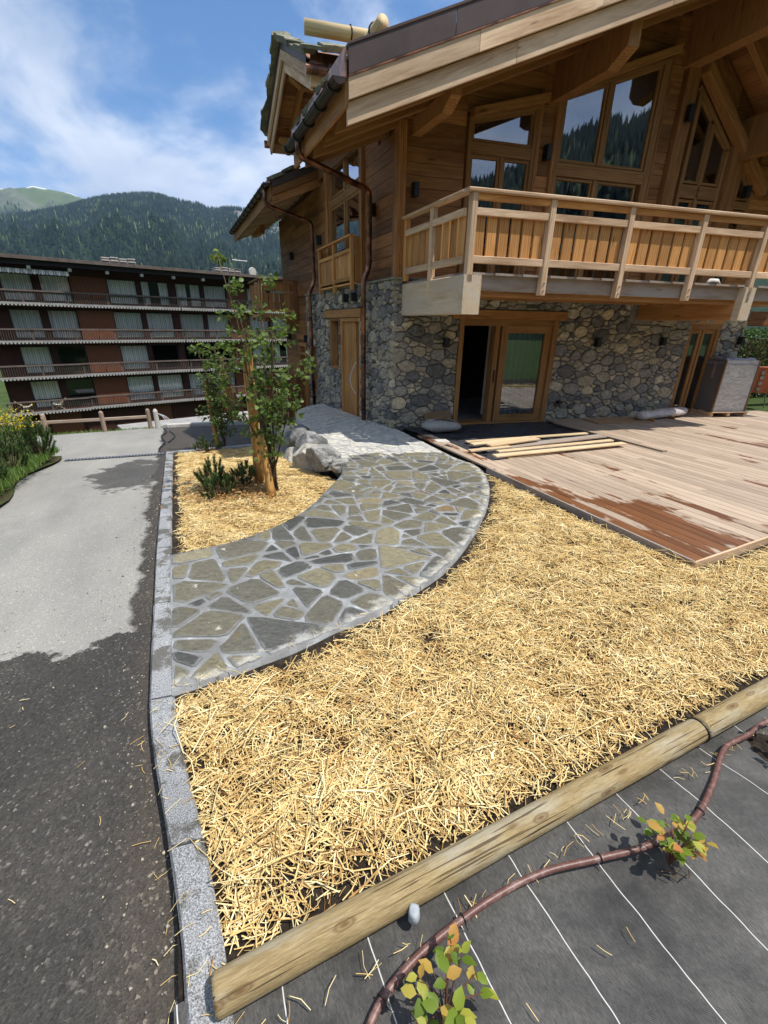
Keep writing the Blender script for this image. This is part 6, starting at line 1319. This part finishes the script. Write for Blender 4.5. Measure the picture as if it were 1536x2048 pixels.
    C = [p - fx * 1.05 + fy * .5 + np.array((.02 * math.cos(a * .3), .2 * math.cos(a), .22 + .2 * math.sin(a))) for a in np.linspace(0, 20, 80)]; obj('hose_reel', G().tube(C, .016, 6), MT['red_hose'], None, True, label='upright ring of red hose leaning behind the wrapped unit', cat='hose')
    # shoe-like white bundle on the balcony boards
    obj('cloth_bundle', G().tube([W(4.98, -1.6, 2.66), W(5.06, -1.6, 2.70), W(5.2, -1.6, 2.70), W(5.28, -1.6, 2.66)], [.02, .05, .05, .02], 10), MT['white'], None, True, label='small white cloth bundle left on the balcony boards', cat='cloth')
build_clutter()
def build_right_side():
    # garden ground and hedge beyond the deck
    S, T = np.meshgrid(np.linspace(8.4, 40, 30), np.linspace(-9, 30, 30)); grid('garden', S, T, -.02 + 0 * S + .02 * fbm(S, T, .5, 2, 4.), MT['meadow'], kind='structure')
    n = 15000; c = W(*on_z(1500, 806, 0), 0); s0, t0 = ST(c[0], c[1]); root = thing('hedge', c, 'dense clipped green hedge at the end of the terrace', 'hedge')
    u = rng.uniform(-.1, 9, n); face = rng.random(n); v = np.where(face < .55, rng.uniform(-.08, .12, n), rng.uniform(0, 1.4, n)); h = 1.85; z = np.where(face < .55, rng.uniform(0, h, n), h + rng.normal(0, .06, n))
    bl = face > .85; u = np.where(bl, rng.uniform(-.1, .1, n), u); z = np.where(bl, rng.uniform(0, h, n), z)
    pos = WV(s0 + .2 + u, t0 + .9 + v + .1 * fbm(u, z, 1.4, 3, 8.), z); L = rng.uniform(.05, .1, n); crown_mesh('foliage', pos, unit(np.stack([0 * u, -np.ones(n), .4 + 0 * u], 1)), L, L * .7, np.clip(rng.normal(.45, .28, n), 0, 1), MT['hedge'], root)
    obj('branches', G().box(s0 + .3, s0 + 9, t0 + 1.1, t0 + 2.2, 0, h - .15), MT['bark'], root)
    obj('porch_beam', G().box(8.44, 13, .3, .55, 2.02, 2.34), MT['siding'], CH); obj('porch_post', G().box(12.7, 12.95, .3, .55, 0, 2.02, 'z'), MT['siding'], CH)
    # rear stair fence beside the stone wall
    root = thing('stair_fence', W(-.9, 6.0, -.6), 'dark brown timber stair fence behind the entrance paving', 'fence')
    for s in (-1.9, -1.2, -.5, -.12): obj('post', G().box(s - .045, s + .045, 5.95, 6.05, -1.3, .46, 'z'), MT['siding_lit'], root)
    obj('handrail', G().box(-1.95, -.05, 5.92, 6.07, .46, .51), MT['siding_lit'], root)
    for i in range(11): s = -1.85 + .16 * i; obj('board', G().box(s, s + .15, 6.06, 6.08, -1.2, .38, 'z'), MT['siding'], root)
    root = thing('stair_rail', W(-2.2, 7.5, -1), 'brown slatted handrail of the lower stairs behind the birch', 'railing')
    obj('handrail', G().bar(W(-2.3, 6.2, -.1), W(-2.3, 9.5, .75), D1 * .04, UP * .03), MT['siding_lit'], root)
    for k in np.linspace(0, 1, 5): t = 6.2 + 3.3 * k; obj('post', G().box(-2.34, -2.26, t - .04, t + .04, -1.8, -.1 + .85 * k, 'z'), MT['siding_lit'], root)
    for z in (-.35, -.65): obj('rail', G().bar(W(-2.3, 6.2, z), W(-2.3, 9.5, z + .85), D1 * .015, UP * .05), MT['siding'], root)
build_right_side()
# ------------------------------------------------------------------ roadside fence
def build_fence():
    root = thing('roadside_fence', W(-6, 5.3, -1), 'low wooden post and rail fence along the far road edge', 'fence'); ps = [(-10.2, 4.05), (-8.72, 4.55), (-7.3, 5.05), (-5.98, 5.42), (-4.82, 5.85)]; tops = []
    for s, t in ps:
        z = float(zbed(t)) - .25; p = W(s, t, z); g = G().tube([p, p + UP * .66, p + UP * .7, p + UP * .73], [.058, .058, .054, .025], 10); obj('post', g, MT['fence_wood'], root); tops.append(p + UP * .5)
    for a, b in zip(tops[:-1], tops[1:]): obj('rail', G().bar(a, b, UP * .042, D2 * .025, .012), MT['fence_wood'], root)
    p = W(-4.62, 5.9, float(zbed(5.9)) - .2); o = thing('marker_post', p, 'weathered white post with hanging wires at the fence end', 'post'); obj('shaft', G().tube([p, p + UP * .6, p + UP * .66], [.07, .065, .03], 9), MT['concrete'], o)
    for k in range(3): obj('wire', G().tube(smooth_curve([p + UP * .55, p + D1 * (.2 + .05 * k) + UP * .4, p + D1 * (.3 + .1 * k) + UP * .05 - D2 * .1], 4), .008, 5), MT['label_white'], o)
    q = [W(-4.42, t, float(zbed(t)) - .07) + D1 * (.05 * math.sin(t * 3)) for t in np.linspace(1.4, 5.6, 20)]; obj('cable', G().tube(q, .014, 6), MT['black_metal'], None, True, label='thin dark cable lying across the road to the white post', cat='cable')
    q = [W(-4.3 + .14 * math.sin(k * 3.1), 2.6 + 2.2 * k, float(zbed(2.6 + 2.2 * k)) - .07) for k in np.linspace(0, 1, 14)]; obj('cable', G().tube(q, .012, 6), MT['black_metal'], None, True, label='looping dark cable beside the straight cable on the road', cat='cable')
build_fence()
# ------------------------------------------------------------------ apartment block across the road
def build_flats():
    d = ray(200, 682); d = d / math.hypot(d[0], d[1]); A0 = CAM + d * 48; A0[2] = 0
    def Q(a, n, z): return A0 + D3 * a + N3 * n + UP * z              # n metres out from the wall
    def bx(g, a0, a1, n0, n1, z0, z1, ax='a'):
        c = Q((a0 + a1) / 2, (n0 + n1) / 2, (z0 + z1) / 2); ha, hn, hz = D3 * (a1 - a0) / 2, N3 * (n1 - n0) / 2, UP * (z1 - z0) / 2
        return g.bar(c - ha, c + ha, hn, hz, .004) if ax == 'a' else g.bar(c - hz, c + hz, ha, hn, .004)
    R = thing('apartment_block', Q(8, 0, -7.2), 'long four-storey brown apartment block with white-edged balconies', 'building')
    FL = [3.09, .33, -2.38, -5.16]; AL, AR = -7.3, 34.
    g = G()
    for z0, z1 in ((5.3, 5.8), (2.75, 3.2), (0., .45), (-2.7, -2.25), (-7.4, -5.05)): bx(g, AL, AR, -.3, 0, z0, z1)
    bx(g, AL, AL + .3, -9, -.3, -7.4, 5.8); bx(g, AL, AR, -9, -8.7, -7.4, 5.8)
    for z in FL: bx(g, AL + .3, AR, -8.6, -.31, z - .25, z - .05)
    wall = obj('wall', g, MT['apt_dark'], R)
    wins = [(-5.75, -3.7), (-3.3, -1.2), (1.42, 3.74), (4.02, 6.42), (6.95, 9.3), (9.55, 11.8), (13.9, 16.2), (16.5, 18.9), (19.4, 21.8), (22.0, 24.3)]
    for zf, zt in zip(FL, (5.3, 2.75, 0., -2.7)):
        edges = [AL] + [x for w in wins for x in w] + [AR]
        for a0, a1 in zip(edges[::2], edges[1::2]):
            wide = a1 - a0 > 1.5 and a0 > AL
            p = obj('wall_panel', bx(G(), a0 + .002, a1 - .002, -.28, .03, zf + .12, zt - .003), MT['apt_panel' if wide else 'apt_dark'], R)
            if wide and a0 < 10:
                m = (a0 + a1) / 2; obj('panel_strut', G().bar(Q(m - .12, .06, zf + .1), Q(m, .06, zf + .85), D3 * .03, N3 * .02), MT['apt_frame'], p)
        for i, (a0, a1) in enumerate(wins):
            g = G(); f = .09
            bx(g, a0, a0 + f, -.2, -.05, zf + .12, zt, 'z'); bx(g, a1 - f, a1, -.2, -.05, zf + .12, zt, 'z'); bx(g, a0 + f, a1 - f, -.2, -.05, zt - .1, zt); bx(g, a0 + f, a1 - f, -.2, -.05, zf + .12, zf + .3); bx(g, a0 + f, a1 - f, -.2, -.05, zf + .86, zf + .93)
            w = obj('window', g, MT['apt_frame'], R); obj('pane', bx(G(), a0 + f, a1 - f, -.13, -.12, zf + .3, zt - .1), MT['far_glass'], w)
            dark = random.random() < (.25 if i < 2 or zf == FL[2] else .04)
            if not dark:
                k = random.random(); mid = (a0 + a1) / 2; parts = [(a0 + f, a1 - f)] if k < .72 else [(a0 + f, mid - random.uniform(.05, .5)), (mid + random.uniform(.05, .4), a1 - f)] if k < .92 else [(a0 + f, a0 + f + random.uniform(.8, 1.5))]
                rn = random.random()
                for c0, c1 in parts:
                    g = G(); m_ = int((c1 - c0) / .09) + 2; V = []
                    for q in range(m_):
                        x = c0 + (c1 - c0) * q / (m_ - 1); y = -.24 + .035 * math.sin(q * 2.1 + random.random())
                        V += [Q(x, y, zf + .2), Q(x, y, zt)]
                    obj('curtain', g.add(V, [(2 * q, 2 * q + 2, 2 * q + 3, 2 * q + 1) for q in range(m_ - 1)], None, rn), MT['curtain'], w)
        for a0, a1, out in ((AL - .35, -1.9, .95), (-1.85, 7.0, .62), (7.05, 13., .74), (13.05, 24, .62)):
            s = obj('balcony', bx(G(), a0, a1, .035, out, zf - .05, zf + .06), MT['apt_dark'], R)
            obj('slab_edge', bx(G(), a0 - .02, a1 - .001, out + .002, out + .08, zf - .05, zf + .10), MT['concrete_grey'], s)
            g = G()
            for a in np.arange(a0, a1 - .1, .24): bx(g, a + .02, a + .14, out + .01, out + .09, zf - .14, zf - .051, 'z')
            obj('drip_teeth', g, MT['concrete'], s)
            g = G()
            for a in np.arange(a0 + .1, a1 - .05, .155): bx(g, a, a + .035, out + .02, out + .05, zf + .101, zf + .86, 'z')
            obj('balusters', g, MT['apt_rail'], s); obj('handrail', bx(G(), a0, a1, out - .02, out + .1, zf + .862, zf + .98), MT['apt_rail'], s)
            for a in np.arange(a0 + .05, a1, 2.9): obj('rail_post', bx(G(), a, a + .12, out - .03, out + .015, zf + .1, zf + .86, 'z'), MT['apt_rail'], s)
            if a0 < AL: obj('end_rail', bx(bx(G(), a0, a0 + .06, .1, out - .04, zf + .86, zf + .96), a0, a0 + .04, .1, out - .04, zf + .2, zf + .3), MT['apt_rail'], s)
    # ground floor garage doors
    for i in range(12): a = -5 + 2.5 * i; obj('garage_door', bx(G(), a, a + 2.3, .002, .05, -7.3, -5.5, 'z'), MT['apt_dark' if i % 3 else 'apt_panel'], R)
    r = obj('roof', bx(bx(G(), AL - 1, AR, -9.5, 1.3, 5.95, 6.15), AL - 1, AR, -9.5, 1.6, 6.152, 6.3), MT['apt_dark'], R); obj('fascia', bx(G(), AL - 1, AR, 1.302, 1.4, 5.75, 6.15), MT['apt_frame'], r); obj('fascia', bx(G(), AL - 1, AR, 1.602, 1.7, 6.1, 6.34), MT['apt_rail'], r)
    for a in np.arange(-6.5, 24, 2.6): obj('rafter_end', bx(G(), a, a + .22, 1.0, 1.35, 5.5, 5.72), MT['concrete'], r)
    for a in (3.2, 13.2):
        c = obj('chimney', bx(G(), a - 1.4, a + 1.4, -3.2, -2.4, 6.3, 6.85), MT['concrete_grey'], r)
        for k in range(4): b = a - 1.35 + .7 * k; obj('chimney_cap', bx(bx(bx(G(), b, b + .6, -3.3, -2.3, 6.852, 6.93), b + .05, b + .55, -3.2, -2.4, 6.94, 7.03), b, b + .6, -3.3, -2.3, 7.04 + .06 * (k % 2), 7.12 + .06 * (k % 2)), MT['concrete'], c)
    obj('antenna', G().tube([Q(14.6, -2, 6.3), Q(14.6, -2, 8.)], .03, 6).tube([Q(13.6, -2, 7.9), Q(15.2, -2, 7.9)], .025, 6), MT['steel'], r); obj('dish', G().tube([Q(15.5, -1.6, 6.9), Q(15.5, -1.5, 6.9)], [.45, .4], 14), MT['concrete'], r)
    g = G()
    for i in range(22): a = AL + .3 + .26 * i; g.slab([Q(a, 1.0, 5.5), Q(a + .25, 1.0, 5.5), Q(a + .25, 1.1, 5.22), Q(a + .125, 1.12, 5.14), Q(a, 1.1, 5.22)], N3 * .02, (i % 2) * 1.)
    aw = obj('awning', g, MT['curtain'], R)
    # folding wooden chairs on the lowest balcony
    for i, a in enumerate((-6.4, -4.2)):
        b = Q(a, .5, -5.1); c = thing('folding_chair', b, ['wooden folding deck chair facing right on the lowest balcony', 'wooden folding deck chair facing left on the lowest balcony'][i], 'chair', 'deck chairs on the flats balcony'); k = 1 - 2 * i
        for n in (-.25, .25):
            obj('leg', G().bar(b + D3 * -.45 * k + N3 * n, b + D3 * .45 * k + N3 * n + UP * .6, UP * .03, N3 * .02), MT['offcut'], c); obj('leg', G().bar(b + D3 * .4 * k + N3 * (n * .9), b + D3 * -.65 * k + N3 * n * .9 + UP * .95, UP * .03, N3 * .02), MT['offcut'], c)
        obj('seat', G().slab([b + D3 * .4 * k - N3 * .24 + UP * .5, b + D3 * .4 * k + N3 * .24 + UP * .5, b - D3 * .2 * k + N3 * .24 + UP * .36, b - D3 * .2 * k - N3 * .24 + UP * .36], UP * .03), MT['concrete'], c)
    # low annexe in front
    an = obj('garage_annexe', bx(G(), -1.5, 9.5, 10, 13, -9.5, -5.3), MT['concrete_grey'], None, label='low flat-roofed grey concrete annexe below the flats', cat='annexe'); obj('parapet', bx(G(), -1.6, 9.6, 9.9, 13.1, -5.298, -5.15), MT['concrete_grey'], an)
    an = obj('retaining_wall', bx(G(), 9.8, 26, 10, 10.5, -9.5, -3.9), MT['concrete_grey'], None, label='long grey concrete retaining wall beside the annexe', cat='wall')
build_flats()

# ------------------------------------------------------------------ mountain air
def build_haze():
    g = G().add([(x, y, z) for z in (-60, 1900) for x, y in ((-8600, -8600), (8600, -8600), (8600, 8600), (-8600, 8600))], [(3, 2, 1, 0), (4, 5, 6, 7), (0, 1, 5, 4), (1, 2, 6, 5), (2, 3, 7, 6), (3, 0, 4, 7)])
    m = bpy.data.materials.new('haze'); m.use_nodes = True; nt = m.node_tree; nt.nodes.remove(nt.nodes['Principled BSDF'])
    v = nt.nodes.new('ShaderNodeVolumePrincipled'); v.inputs['Color'].default_value = (.42, .64, 1., 1); v.inputs['Density'].default_value = 6.5e-5; v.inputs['Anisotropy'].default_value = .2
    nt.links.new(v.outputs[0], nt.nodes['Material Output'].inputs['Volume'])
    obj('haze', g, m, kind='stuff')
build_haze()
